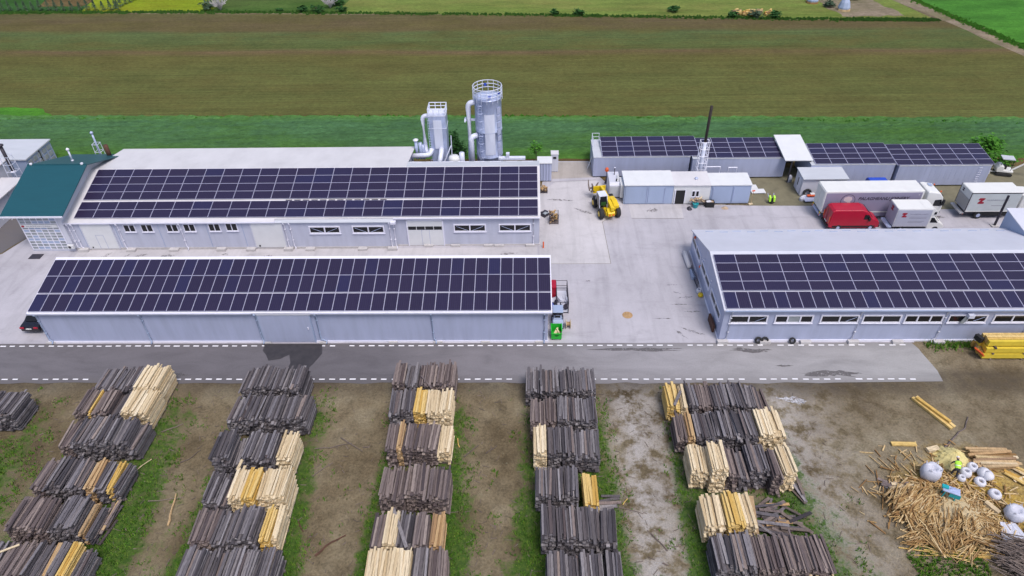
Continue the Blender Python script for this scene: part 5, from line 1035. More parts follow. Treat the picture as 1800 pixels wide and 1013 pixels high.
# sticks on the lanes
def stick(label, pts, r, mat='twig'):
    P = [Vector((x, y, r*.7+.0)) for x, y in pts]; out = []
    for a, b in zip(P, P[1:]):
        for k in range(3): f = k/3; out.append(a+(b-a)*f+Vector((R.uniform(-.05, .05), R.uniform(-.05, .05), R.uniform(0, .04))))
    out.append(P[-1]); n = len(out)
    return tag(MB().tube(out, [r*(1-.5*i/n) for i in range(n)], 6).build('stick', mat), label, 'stick')
for lab, pts, r_, m_ in (
 ('dark branch on the second lane near the lower picture edge', [(-14.74, 25.53), (-13.8, 26.6), (-12.91, 27.17)], .08, 'rust'),
 ('thin stick right of the third stack of the second row', [(-16.5, 32.1), (-15.2, 33.4)], .04, 'twig'),
 ('dark forked twig on the second lane beside the second row', [(-16.96, 34.74), (-15.7, 34.86), (-14.1, 35.3)], .05, 'twig'),
 ('straight dark stick slanting across the second lane', [(-15.06, 35.8), (-13.1, 34.5)], .05, 'twig'),
 ('pale stick leaning on the grass beside the leftmost row', [(-30.3, 32.7), (-29.57, 33.7)], .04, 'wood_pale'),
 ('orange-brown split stick on the first lane', [(-25.9, 27.9), (-26.1, 29.0), (-26.35, 30.5)], .09, 'wood_tan'),
 ('long thin dark stick across the first lane', [(-28.2, 29.85), (-25.7, 30.2)], .04, 'twig'),
 ('dark stick lying on the first lane nearer the road', [(-29.9, 36.35), (-28.5, 37.3)], .05, 'twig'),
 ('bent twig on the first lane beside the second row', [(-27.2, 33.4), (-26.6, 33.7), (-26.0, 34.6)], .04, 'twig'),
 ('short reddish stick beside the fourth stack of the second row', [(-16.56, 28.2), (-16, 27.4)], .05, 'rust'),
 ('dark stick on the third lane near the middle row', [(-5.05, 34), (-4.0, 35.1)], .05, 'twig'),
 ('thinner dark stick further right on the third lane', [(-3.34, 34.3), (-2.55, 35.1)], .04, 'twig'),
 ('yellow lath on the grass beside the middle row', [(-5.73, 35.8), (-5.48, 34.9)], .05, 'wood_yellow'),
 ('black stick on the pale gravel lane', [(8.5, 27.45), (9.45, 26.1)], .06, 'twig'),
 ('short black stick on the pale gravel lane near the lower edge', [(8.95, 25.17), (9.35, 25.05)], .06, 'twig'),
 ('long dark stick running from the fourth row onto the gravel lane', [(6.5, 29.5), (8.2, 29.0)], .04, 'twig'),
 ('small yellow lath on the grass right of the golden bundle', [(6.8, 29.75), (7.2, 30.25)], .04, 'wood_yellow'),
 ('curved pale branch above the sawdust heap', [(32.1, 34.8), (33.77, 36.24), (34.8, 37.0), (35.6, 38.1)], .06, 'wood_brown')): stick(lab, pts, r_, m_)
# ---------------------------------------------------------------- cutting place, lower right
for k, (a, b) in enumerate((((32.0, 40.1, .12), (33.65, 36.8, .12)), ((32.35, 40.2, .12), (33.95, 36.95, .12)), ((32.2, 39.9, .33), (33.7, 37.3, .33)))):
    board('sawn_beam', ('left golden beam lying on bare soil right of the road end', 'right golden beam of the pair lying right of the road end', 'upper golden beam resting on the pair right of the road end')[k], a, b, .26, .2, 'wood_yellow', 'beam')
board('yellow_board', 'flat yellow board at the upper left of the sawdust patch', (28.3, 35.3, .1), (30.2, 35.25, .1), .34, .14, 'wood_yellow')
board('yellow_board', 'short pale board block left of the sawdust heap', (30.75, 34.6, .15), (31.7, 34.85, .15), .42, .25, 'wood_pale')
def heap(name, label, cat, c, rx, ry, h, mat, seed, n=40, rough=.16):
    q = random.Random(seed); mb = MB(); rings = []
    for k in range(9):
        f = 1-k/8; z = h*(1-f**1.6); rings.append([(c[0]+rx*f*cos(2*pi*i/n)*(1+q.uniform(-rough, rough)*(1 if k < 4 else .5)), c[1]+ry*f*sin(2*pi*i/n)*(1+q.uniform(-rough, rough)*(1 if k < 4 else .5)), z+q.uniform(-.03, .03)*h-.02*(k == 0)) for i in range(n)])
    return stuff(mb.loft(rings).build(name, mat, None, False), label, cat)
S('sawdust', (.62, .53, .24), .95, 0, .2, 3, bmp=.8); S('chips', (.50, .40, .24), .95, 0, .35, 5, bmp=1)
heap('sawdust_heap', 'pale yellow heap of sawdust beside the stacked slabs', 'sawdust', (32.3, 33.9), 1.2, 1.2, .9, 'sawdust', 2)
heap('chip_heap', 'low pale heap of wood chips in the middle of the offcuts', 'wood chips', (30.0, 29.0), 2.6, 1.8, .28, 'chips', 3, 60, .3)
def laths(name, label, cat, n, f, mat, seed, L=(.8, 1.8), w_=.05):
    q = random.Random(seed); mb = MB()
    for _ in range(n):
        x, y, z, a, ry = f(q); mb.obox((x, y, z), (q.uniform(*L), q.uniform(.5, 1.4)*w_, q.uniform(.5, 1.2)*w_), a, 0, ry)
    return stuff(mb.build(name, mat), label, cat)
FC = {}
def fan_(q):
    n_ = FC.get('n', 0); FC['n'] = n_+1
    if n_ % 16 == 0:
        t_ = q.random(); FC['c'] = (26.3+t_*5.0+q.gauss(0, .6), 28.6-t_*1.5+q.gauss(0, .95)+.8*sin(t_*3), q.gauss(.75, .55), q.uniform(.05, .42))
    c_ = FC['c']
    return c_[0]+q.gauss(0, .26), c_[1]+q.gauss(0, .26), max(.02, c_[3]+q.gauss(0, .07)), c_[2]+q.gauss(0, .22), q.gauss(0, .10)
laths('offcut_heap', 'big fanned heap of thin wooden offcuts at the lower right', 'offcuts', 720, fan_, 'lath', 4, (.6, 2.2), .052)
laths('offcut_heap', 'brown offcut bundle under the pale board at the left of the cutting place', 'offcuts', 420, lambda q: (27.5+q.gauss(0, .6), 29.9+q.gauss(0, .55), q.uniform(.02, .6), q.gauss(.7, .25), q.gauss(0, .12)), 'lath', 5, (1.0, 2.2), .08)
laths('offcut_scatter', 'scattered slivers over the yellow sawdust soil', 'offcuts', 620, lambda q: (30.6+q.gauss(0, 2.3), 30.8+q.gauss(0, 1.7), q.uniform(.01, .12), q.uniform(0, pi), q.gauss(0, .1)), 'lath', 6, (.3, 1.3), .07)
laths('offcut_scatter', 'loose splinters between the offcut heap and the half-empty bulk bag', 'offcuts', 260, lambda q: (32.0+q.gauss(0, .9), 28.2+q.gauss(0, 1.1), q.uniform(.01, .15), q.uniform(0, pi), q.gauss(0, .1)), 'lath', 16, (.3, 1.4), .06)
laths('twig_heap', 'dark grey heap of twigs at the lower right corner', 'twigs', 620, lambda q: (33.0+q.gauss(0, .65), 25.2+q.gauss(0, .75), q.uniform(.02, .8), q.gauss(-.3, .35), q.gauss(0, .15)), 'twig', 7, (.8, 1.8), .06)
laths('lath_fan', 'long thin laths along the lower edge of the offcut heap', 'laths', 14, lambda q: (28.8+q.gauss(0, 1.2), 25.9+q.gauss(0, .25), q.uniform(.05, .2), q.gauss(-.12, .1), 0), 'wood_yellow', 8, (1.8, 3.2), .06)
sp_ = thing('slab_pile', 'pile of long orange-brown bark slabs right of the sawdust heap', 'wood pile', (35, 33.7, 0)); q = random.Random(9)
for k in range(26):
    lay = k//9; MB().obox((35.3+q.gauss(0, .15), 33.0+(k % 9)*.19+q.gauss(0, .06), .1+lay*.17), (q.uniform(2.6, 3.4), .2, .12), q.gauss(.02, .05), q.gauss(0, .15), q.gauss(0, .02)).build('slab', q.choice(['wood_tan', 'wood_tan', 'lath', 'wood_pale']), sp_)
board_heap('slab_scatter', 'scattered pale slabs fanned below the slab pile', 9, (35.6, 37.2, 31.6, 33.0), .15, ['wood_pale', 'wood_yellow', 'wood_tan'], 10, (2.2, .4), (.9, 1.8))
board_heap('pallet_boards', 'pinkish and white boards on top of the offcuts at the left', 11, (26.7, 28.3, 30.9, 31.6), .3, ['wood_brown', 'white_sheet', 'wood_pale'], 11, (-.35, .25), (1.0, 1.9))
def big_bag(label, c, s, seed, squash=1):
    q = random.Random(seed); t_ = thing('bulk_bag', label, 'bag', (c[0], c[1], 0)); n = 20; rings = []
    for r_, z in ((.38, 0), (.50, .08), (.58, .4), (.56, .75), (.46, .98), (.30, 1.02), (.22, .9), (.12, .82)):
        rings.append([(c[0]+s*r_*(1+.12*abs(cos(2*a))*(z < .9))*cos(a)*(1+.06*cos(7*a+seed)+q.uniform(-.06, .06)), c[1]+s*r_*sin(a)*(1+.06*cos(5*a)+q.uniform(-.06, .06)), s*squash*z+q.uniform(-.04, .04)*s) for a in [2*pi*i/n for i in range(n)]])
    for ring in (rings[0],): ring[:] = [(x, y, .004) for x, y, z in ring]
    MB().loft(rings).build('sack', 'fabric_white', t_, True)
    for a in (.7, 2.3, 3.9, 5.5): MB().tube([(c[0]+s*.42*cos(a-.2), c[1]+s*.42*sin(a-.2), s*squash*.95), (c[0]+s*.5*cos(a), c[1]+s*.5*sin(a), s*squash*1.18), (c[0]+s*.42*cos(a+.2), c[1]+s*.42*sin(a+.2), s*squash*.95)], .03, 5).build('strap', 'fabric_white', t_)
    return t_
big_bag('full white bulk bag standing left of the worker', (29.85, 32.3), 1.15, 1, 1.0)
big_bag('white bulk bag lying half emptied at the right edge', (34.2, 28.9), 1.1, 2, .8)
q = random.Random(5); mb = MB(); rr = [[(33.5+(.55+.12*k)*u+q.uniform(-.08, .08)-k*.05, 28.35-.45*k+q.uniform(-.06, .06), .06+.12*q.random()) for u in [-1+.25*i for i in range(9)]] for k in range(5)]
mb.add([p for r_ in rr for p in r_], [(k*9+i, k*9+i+1, (k+1)*9+i+1, (k+1)*9+i) for k in range(4) for i in range(8)]); sh = mb.build('torn_sheet', 'fabric_white'); m_ = sh.modifiers.new('solidify', 'SOLIDIFY'); m_.thickness = .03
tag(sh, 'crumpled grey-white sheet spread below the half-empty bulk bag', 'sheet')
def ring(label, c, r_, h, tilt=0):
    o = bpy.data.objects.new('plastic_tub', MB().lathe([(r_*.4, 0), (r_*.85, 0), (r_*1.02, h*.3), (r_*.95, h*.7), (r_*.75, h), (r_*.45, h*1.05), (r_*.36, h*.8), (r_*.34, .06)], (0, 0, 0), 18, cap=False).mesh('plastic_tub', 'plastic_white', smooth=True)); col.objects.link(o)
    bt = MB().lathe([(r_*.42, .02), (r_*.05, .03)], (0, 0, 0), 18); o2 = bpy.data.objects.new('tub_bottom', bt.mesh('tub_bottom', 'concrete_block')); col.objects.link(o2); o2.parent = o
    o.location = (c[0], c[1], c[2] if len(c) > 2 else .004); o.rotation_euler = (tilt, tilt*.4, 0); return tag(o, label, 'tub')
for lab, c, r_, h, tl in (('white tub nearest the worker in the tub cluster', (32.6, 32.5), .42, .5, .0), ('upper white tub of the cluster, against the slab pile', (33.3, 33.0), .40, .5, .12), ('white tub tipped over in the middle of the cluster', (33.75, 32.5, .2), .44, .55, .7),
    ('lower white tub of the cluster with dark mouth', (33.3, 31.75), .42, .35, .15), ('rightmost tipped white tub of the cluster', (34.0, 31.9, .2), .42, .6, -.8), ('small cream tub beside the worker', (32.1, 32.05), .30, .35, 0), ('single white tub apart on the yellow soil', (33.8, 30.65), .45, .4, .05), ('small grey tub at the edge of the twig heap', (33.5, 26.6), .35, .3, .2)): ring(lab, c, r_, h, tl)
big = board('pale_block', 'pale squared timber left of the half-empty bulk bag', (32.8, 30.0, .15), (33.3, 29.1, .15), .34, .26, 'wood_pale', 'timber')
ct = thing('saw_bench', 'turquoise saw bench standing among the offcuts', 'saw bench', (30.4, 30.5, 0)); x, y = 30.4, 30.5
MB().obox((x, y, .85), (1.1, .6, .06), -.45).build('table_top', 'galv', ct); MB().obox((x-.35, y+.25, .9), (.42, .3, .2), -.45).build('motor', 'turquoise', ct); MB().obox((x+.15, y-.35, .6), (.7, .08, .35), -.45).build('side_guard', 'turquoise', ct)
for dx, dy in ((-.5, -.05), (-.25, .4), (.5, .1), (.25, -.4)): MB().tube([(x+dx, y+dy, 0), (x+dx*.8, y+dy*.8, .83)], .045, 6).build('leg', 'turquoise', ct)
MB().wheel((x+.1, y+.05, .92), .2, .012, 20).build('blade', 'galv', ct)
# worker bending over, seen from behind
def person(loc, rz):
    t_ = thing('person', 'worker in a lime safety vest and white cap bending beside the tubs', 'person', loc, rz, None, False)
    V = {'pel': (0, 0, .86), 'sp': (.14, 0, 1.02), 'ch': (.34, 0, 1.16), 'nk': (.50, 0, 1.24), 'hd': (.60, 0, 1.29), 'ht': (.72, 0, 1.36)}
    Rr = {'pel': .145, 'sp': .145, 'ch': .16, 'nk': .062, 'hd': .095, 'ht': .085}; Ed = [('pel', 'sp'), ('sp', 'ch'), ('ch', 'nk'), ('nk', 'hd'), ('hd', 'ht')]
    for s, n in ((1, 'l'), (-1, 'r')):
        st = .12*s
        for k, p, r_ in (('hip', (-.02, .10*s, .82), .11), ('knee', (.06+st*.5, .13*s, .46), .075), ('ank', (-.05+st, .14*s, .09), .05), ('toe', (.14+st, .16*s, .045), .045),
                         ('sh', (.40, .19*s, 1.16), .075), ('elb', (.52, .27*s, .92), .052), ('wri', (.64, .2*s, .70), .036), ('pal', (.68, .19*s, .63), .04)):
            V[k+n] = p; Rr[k+n] = r_
        Ed += [('pel', 'hip'+n), ('hip'+n, 'knee'+n), ('knee'+n, 'ank'+n), ('ank'+n, 'toe'+n), ('ch', 'sh'+n), ('sh'+n, 'elb'+n), ('elb'+n, 'wri'+n), ('wri'+n, 'pal'+n)]
        for i, (dx, dy, L_) in enumerate(((.02, -.035, .08), (.025, -.012, .095), (.025, .012, .09), (.02, .035, .07), (.04, -.05*s, .05))):
            a = 'f%d%s' % (i, n); V[a] = (.68+dx, .19*s+dy, .60); V[a+'t'] = (.68+dx*.6+.015, .19*s+dy*1.1, .60-L_); Rr[a] = .011; Rr[a+'t'] = .009; Ed += [('pal'+n, a), (a, a+'t')]
    K = list(V); me = bpy.data.meshes.new('body'); me.from_pydata([V[k] for k in K], [(K.index(a), K.index(b)) for a, b in Ed], [])
    o = bpy.data.objects.new('body', me); col.objects.link(o); o.parent = t_
    o.modifiers.new('skin', 'SKIN'); 
    sv = me.skin_vertices[0].data if me.skin_vertices else None
    if sv is None:
        me.attributes.new
    for i, k in enumerate(K): me.skin_vertices[0].data[i].radius = (Rr[k], Rr[k]); me.skin_vertices[0].data[i].use_root = (k == 'pel')
    ss = o.modifiers.new('sub', 'SUBSURF'); ss.levels = 1; ss.render_levels = 2
    me.materials.append(M['trousers'])
    def ring_(c, d, ry, rz2, n=14):
        d = Vector(d).normalized(); a = Vector((0, 1, 0)); b = d.cross(a); return [Vector(c)+ry*cos(2*pi*i/n)*a+rz2*sin(2*pi*i/n)*b for i in range(n)]
    d = (.5, 0, .38)
    MB().loft([ring_((.02, 0, .90), d, .20, .17), ring_((.14, 0, 1.01), d, .20, .175), ring_((.30, 0, 1.13), d, .235, .185), ring_((.42, 0, 1.20), d, .22, .14), ring_((.47, 0, 1.23), d, .10, .09)], cap=False).build('safety_vest', 'lime', t_, True, True)
    MB().loft([ring_((.16, 0, 1.02), d, .208, .183), ring_((.20, 0, 1.05), d, .212, .187)], cap=False).build('reflective_band', 'white_trim', t_, True, True)
    hd = MB().lathe([(.02, -.11), (.07, -.09), (.092, -.02), (.095, .05), (.08, .10), (.03, .125)], (0, 0, 0), 14).mesh('head', 'skin', smooth=True); h = link('head', hd, None, (.66, 0, 1.325), (0, rad(65), 0)); h.parent = t_
    nose = link('nose', MB().loft([[(.085, -.012, -.02), (.085, .012, -.02), (.085, .006, .02), (.085, -.006, .02)], [(.108, -.006, -.015), (.108, .006, -.015), (.09, .003, .015), (.09, -.003, .015)]]).mesh('nose', 'skin'), None); nose.parent = h
    for s in (-1, 1): e = link('ear', MB().obox((0, s*.095, 0), (.04, .015, .055)).mesh('ear', 'skin'), None); e.parent = h; e = link('eye', MB().obox((.088, s*.032, .015), (.01, .02, .01)).mesh('eye', 'black'), None); e.parent = h
    e = link('mouth', MB().obox((.078, 0, -.055), (.01, .04, .008)).mesh('mouth', 'emblem_red'), None); e.parent = h
    cap = link('cap', MB().lathe([(.104, .02), (.104, .08), (.085, .125), (.02, .145)], (0, 0, 0), 14).obox((.13, 0, .03), (.12, .15, .012)).mesh('cap', 'white_paint'), None); cap.parent = h
    for s in (-1, 1): MB().obox((.03+.12*s, .15*s, .055), (.27, .10, .11)).build('boot', 'black', t_, False, True)
person((31.7, 32.35, 0), rad(75))
# ---------------------------------------------------------------- small things in the yard
ys = thing('beam_stack', 'yellow shuttering beams in three layers at the right picture edge', 'beam stack', (43, 45.4, 0))
for lay, (dy, n, z) in enumerate(((0, 6, .15), (.05, 5, .78), (.25, 4, 1.42))):
    for k in range(n):
        yb_ = 44.75+dy+k*.30
        MB().box(40.0+R.uniform(-.15, .15)+.1*lay, 48.5, yb_, yb_+.25, z, z+.50).build('beam', 'beam_yellow' if lay == 1 else R.choice(['wood_yellow', 'wood_tan', 'wood_yellow', 'beam_yellow']), ys)
for x in (40.8, 43.5, 46.2):
    for z in (.0, .65, 1.29): MB().box(x-.07, x+.07, 44.7, 46.7, z+.003, z+.13).build('spacer', 'wood_brown', ys)
MB().obox((39.75, 45.0, .7), (.5, .9, .12), .3, 0, .9).build('end_board', 'orange', ys); MB().obox((39.85, 45.9, 1.5), (.35, .7, .5), .3).build('end_pallet', 'black', ys)
# green bin with its load
gb = thing('waste_bin', 'bright green open waste bin at the corner of the long shed', 'bin', (2.55, 47.85, 0)); x0, x1, y0, y1 = 2.1, 3.05, 47.35, 48.4
W = .04
mb = MB().box(x0, x1, y0, y0+W, .15, .85).box(x0, x0+W, y0+W, y1, .15, 1.15).box(x1-W, x1, y0+W, y1, .15, 1.15).box(x0+W, x1-W, y1-W, y1, .15, 1.15).box(x0+W, x1-W, y0+W, y1-W, .15, .2); mb.build('body', 'green_bin', gb)
MB().box(x0-.04, x1+.04, y0-.06, y0-.002, .78, .88).box(x0-.04, x0-.002, y0, y1+.04, 1.1, 1.18).box(x1+.002, x1+.05, y0, y1+.04, 1.1, 1.18).build('rim', 'green_bin', gb)
MB().prism([(2.4, .62), (2.78, .62), (2.7, .52), (2.48, .52)], y0-.03, y0-.003, 'y').build('front_slot', 'black', gb)
for x, y in ((x0+.1, y0+.1), (x1-.1, y0+.1), (x0+.1, y1-.1), (x1-.1, y1-.1)): MB().wheel((x, y, .075), .075, .05, 10).build('castor', 'rubber', gb)
for k in range(4): MB().obox((2.4+.12*k, 47.9+R.uniform(-.2, .2), .45+.08*k), (.12, .8, .06), R.uniform(-.5, .5), .2).build('offcut', 'wood_pale', gb)
fk = thing('forklift', 'grey-blue forklift with dark mast parked behind the green bin', 'forklift', (2.75, 49.7, 0), rad(90), None, False)
bevel(sub(MB().prism([(-1.0, .2), (-1.05, .8), (-.8, 1.1), (-.35, 1.1), (-.3, .55), (.7, .5), (.7, .2)], -.5, .5, 'y'), 'counterweight', 'cladding_blue', fk), .1, 3)
sub(MB().box(-.35, .1, -.25, .25, .56, .8), 'seat', 'black', fk); sub(MB().obox((-.3, 0, 1.0), (.1, .48, .5), 0, 0, -.2), 'seat_back', 'black', fk)
for x in (-.7, .55):
    for y in (-.45, .45): sub(MB().tube([(x, y, .8 if x < 0 else .5), (x*.75, y*.92, 1.85)], .035, 6), 'guard_post', 'steel_dark', fk)
bevel(sub(MB().box(-.62, .48, -.48, .48, 1.85, 1.93), 'overhead_guard', 'cladding_blue', fk), .03)
for y in (-.3, .3): sub(MB().box(.75, .87, y-.06, y+.06, .1, 1.9), 'mast_rail', 'steel_dark', fk)
sub(MB().box(.7, .9, -.42, .42, .5, .62).box(.7, .9, -.42, .42, 1.2, 1.3), 'mast_cross', 'steel_dark', fk)
for y in (-.25, .25): sub(MB().box(.9, 1.85, y-.06, y+.06, .08, .13), 'fork', 'steel_dark', fk)
wheels(fk, [(x, s*.47, .26) for x in (-.65, .5) for s in (-1, 1)], .26, .2, 'cladding_pale')
cg = thing('steel_cage', 'black tubular steel cage full of white packing beside the long shed', 'cage', (3.2, 53, 0)); mb = MB()
for z in (.1, .75, 1.4):
    mb.tube([(2.75, 51.2, z), (3.85, 51.2, z), (3.85, 54.6, z), (2.75, 54.6, z), (2.75, 51.2, z)], .035, 5)
for x in (2.75, 3.85):
    for y in (51.2, 52.3, 53.4, 54.6): mb.tube([(x, y, 0), (x, y, 1.42)], .035, 5)
mb.tube([(2.75, 53.4, 1.4), (3.85, 53.4, 1.4)], .03, 5); mb.build('frame', 'steel_dark', cg); MB().box(2.8, 3.8, 51.25, 54.55, .12, .16).build('floor', 'cladding_pale', cg)
q = random.Random(3)
for k in range(16): MB().obox((q.uniform(2.2, 3.8), q.uniform(51.0, 52.9), .25+.4*q.random()), (q.uniform(.3, .8), q.uniform(.2, .5), q.uniform(.05, .3)), q.uniform(0, 3), q.gauss(0, .3)).build('packing', 'fabric_white' if k % 4 else 'steel_dark', cg)
rc = thing('red_cabinet', 'red metal cabinet against the right end of the long shed', 'cabinet', (2.35, 53.9, 0)); MB().box(2.0, 2.7, 53.3, 54.5, .05, 1.5).build('body', 'red_paint', rc); MB().box(1.97, 2.73, 53.27, 54.53, 1.503, 1.55).build('lid', 'red_paint', rc); MB().box(2.05, 2.65, 53.27, 53.298, .15, 1.4).build('door', 'red_paint', rc)
for x in (2.05, 2.65): MB().box(x-.04, x+.04, 53.4, 53.5, .002, .048).build('foot', 'black', rc)
bl_ = tag(MB().lathe([(.2, 0), (.24, .1), (.24, .6), (.12, .72), (.1, .8)], (2.2, 51.9, .003), 12).build('blue_canister', 'blue_tarp', None, True), 'small blue canister between the cage and the forklift', 'canister')
rl = thing('cable_reel', 'pale wooden cable reel beside the forklift', 'reel', (3.75, 49.2, 0))
for x in (3.55, 3.95): MB().wheel((x, 49.2, .42), .42, .05, 20, 0, 'x').build('flange', 'wood_pale', rl)
MB().tube([(3.57, 49.2, .42), (3.93, 49.2, .42)], .2, 12).build('core', 'wood_tan', rl)
bd = tag(MB().lathe([(.10, 0), (.09, .04), (.075, .08), (.075, .75), (.03, .8)], (1.65, 62.3, .004), 10).build('bollard', 'orange', None, True), 'small orange bollard at the workshop corner', 'bollard')
def crate(label, c, w_, d, h, name='firewood_crate'):
    t_ = thing(name, label, 'crate', (c[0], c[1], 0)); mb = MB()
    for dx in (-w_/2, w_/2):
        for dy in (-d/2, d/2): mb.tube([(c[0]+dx, c[1]+dy, 0), (c[0]+dx, c[1]+dy, h)], .035, 5)
    for z in (.15, h*.5, h*.9): mb.tube([(c[0]-w_/2, c[1]-d/2, z), (c[0]+w_/2, c[1]-d/2, z), (c[0]+w_/2, c[1]+d/2, z), (c[0]-w_/2, c[1]+d/2, z), (c[0]-w_/2, c[1]-d/2, z)], .025, 5)
    mb.build('crate_frame', 'steel_dark', t_); MB().box(c[0]-w_/2, c[0]+w_/2, c[1]-d/2, c[1]+d/2, .08, .12).build('crate_floor', 'wood_brown', t_)
    for k in range(46):
        z = .2+(h*.95)*k/46; MB().obox((c[0]+R.uniform(-.36, .36)*w_, c[1]+R.uniform(-.36, .36)*d, z), (R.uniform(.35, .6), R.uniform(.09, .16), R.uniform(.08, .13)), R.uniform(0, pi), 0, R.gauss(0, .25)).build('log', R.choice(['wood_tan', 'wood_tan', 'lath', 'wood_brown']), t_)
    return t_
crate('tall crate of split firewood on the concrete beside the workshop', (2.95, 67.5), 1.0, 1.1, 1.25); crate('low crate of split firewood by the corrugated container', (1.95, 74.3), .8, .8, .5)
tb_ = thing('tarp_bundle', 'dark grey folded tarp by the workshop right wall', 'tarp', (1.9, 69.3, 0)); q = random.Random(4)
for k in range(5): MB().obox((1.9+q.gauss(0, .12), 69.2+q.gauss(0, .2), .06+.06*k), (.9-.1*k, .8-.1*k, .07), q.uniform(0, 1), q.gauss(0, .08)).build('fold', 'glass_grey' if k == 4 else 'steel_dark', tb_)
# things along the left wall of the right-hand workshop
rw = tag(MB().tube([(16.75, 60.9, .26), (16.85, 58.2, .26)], .26, 14).build('sheet_roll', 'white_sheet', None, True), 'long white roll leaning along the right workshop left wall', 'roll')
ld = thing('scaffold_ladder', 'grey scaffold ladder lying on edge by the right workshop wall', 'ladder', (16.95, 56.4, 0)); mb = MB()
for dz in (.15, .75): mb.tube([(16.85+.1*dz, 58.0, dz), (17.0+.1*dz, 54.9, dz)], .04, 5)
for k in range(12): mb.tube([(16.86+.013*k, 57.9-.26*k, .15), (16.93+.013*k, 57.9-.26*k, .75)], .03, 5)
mb.build('ladder_frame', 'steel_dark', ld); MB().box(16.75, 17.2, 56.4, 57.8, .01, .4).build('spare_rungs', 'cladding_blue', ld)
ring('white tub at the foot of the right workshop wall', (17.05, 54.4), .30, .45, .1); yb2 = tag(MB().lathe([(.2, 0), (.26, .08), (.24, .3), (.1, .36)], (17.1, 53.75, .012), 12).build('yellow_bucket', 'yellow_paint', None, True), 'yellow bucket at the foot of the right workshop wall', 'bucket')
bs = tag(MB().box(17.1, 17.3, 48.4, 50.2, .03, .8).build('dark_board', 'rust'), 'dark rusty sheet leaning on the right workshop wall near the road', 'sheet')
def tyre(name, label, c, r_, wd, rx=0, ry=0):
    prof = [(r_*.55, -wd/2), (r_*.9, -wd/2), (r_, -wd*.3), (r_, wd*.3), (r_*.9, wd/2), (r_*.55, wd/2)]
    mb = MB(); n = 22; rings = [[(rr_*cos(2*pi*k/n), rr_*sin(2*pi*k/n), z) for k in range(n)] for rr_, z in prof+[prof[0]]]; mb.loft(rings, cap=False)
    o = bpy.data.objects.new(name, mb.mesh(name, 'rubber', smooth=True)); col.objects.link(o); o.location = c; o.rotation_euler = (rx, ry, 0); return tag(o, label, 'tyre')
tyre('tyre', 'left tyre of the pair below the first strip window of the right workshop', (21.0, 46.98, .32), .32, .2, rad(70)); tyre('tyre', 'right tyre of the pair below the first strip window of the right workshop', (21.6, 46.98, .32), .32, .2, rad(68))
tyre('tyre', 'single tyre below the second strip window of the right workshop', (24.1, 46.95, .28), .3, .2, rad(60)); tyre('tyre', 'large tyre leaning on the small grey shed', (33.5, 72.75, .5), .52, .25, rad(75))
# in front of the cabin
bt = thing('work_table', 'low table heaped with scrap wood in front of the white cabin', 'table', (20.3, 71.0, 0)); MB().box(19.5, 21.0, 70.65, 71.15, .55, .6).build('table_top', 'wood_brown', bt)
for x in (19.6, 20.9):
    for y in (70.72, 71.08): MB().box(x-.04, x+.04, y-.04, y+.04, .012, .548).build('leg', 'wood_brown', bt)
for k in range(12): MB().obox((20.2+R.gauss(0, .4), 70.9+R.gauss(0, .12), .65+.03*k), (R.uniform(.3, .8), .12, .05), R.uniform(-1, 1), 0, R.gauss(0, .2)).build('scrap', R.choice(['wood_tan', 'cardboard', 'wood_pale']), bt)
tq = tag(MB().lathe([(.26, 0), (.30, .1), (.33, .5), (.36, .52), (.33, .54), (.29, .5), (.26, .1), (.02, .08)], (19.75, 70.45, .012), 16).build('barrel', 'turquoise', None, True), 'turquoise open barrel in front of the white cabin', 'barrel')
bx_ = thing('black_crate', 'black open crate with pale contents right of the turquoise barrel', 'crate', (21.45, 70.65, 0)); mb = MB(); mb.box(20.95, 21.95, 70.35, 70.4, .012, .7).box(20.95, 21.0, 70.4, 71.0, .012, .7).box(21.9, 21.95, 70.4, 71.0, .012, .7).box(21.0, 21.9, 70.95, 71.0, .012, .7).box(21.0, 21.9, 70.4, 70.95, .012, .06); mb.build('walls', 'black', bx_); MB().box(21.02, 21.88, 70.42, 70.93, .3, .62).build('contents', 'cardboard', bx_); MB().obox((21.3, 70.7, .66), (.6, .4, .05), .3).build('paper', 'plastic_white', bx_)
sk = tag(heap('sack', 'x', 'sack', (19.0, 70.1), .32, .45, .35, 'steel_dark', 12, 14), 'dark grey sack on the concrete before the cabin doorway', 'sack'); del sk['kind']
sk2 = tag(heap('sack', 'x', 'sack', (23.2, 70.2), .42, .35, .25, 'cardboard', 13, 14), 'crumpled brown paper sack before the right blue shed', 'sack'); del sk2['kind']
for k, (c, a, lab) in enumerate((((27.0, 74.9), .03, 'rear white door leaf lying on the scrub behind the sheds'), ((28.0, 73.9), .02, 'front white door leaf lying on the scrub behind the sheds'))):
    tag(MB().obox((*c, .12), (2.3 if k == 0 else 1.7, 1.0, .06), a).build('door_leaf', 'white_paint'), lab, 'door leaf')
vs = thing('safety_barrow', 'lime green two-strap barrow standing on the scrub edge', 'barrow', (28.9, 71.3, 0))
for x in (28.55, 29.05): MB().prism([(71.1, .3), (71.15, .8), (71.5, .95), (71.55, .4)], x, x+.2, 'x').build('strap', 'lime', vs)
MB().box(28.6, 29.2, 71.15, 71.55, .1, .55).build('body', 'black', vs); MB().tube([(28.6, 71.5, .5), (28.55, 72.1, .9)], .03, 5).tube([(29.2, 71.5, .5), (29.25, 72.1, .9)], .03, 5).build('handles', 'galv', vs)
MB().wheel((28.9, 71.2, .17), .17, .1, 14, 0, 'x').build('wheel', 'rubber', vs)
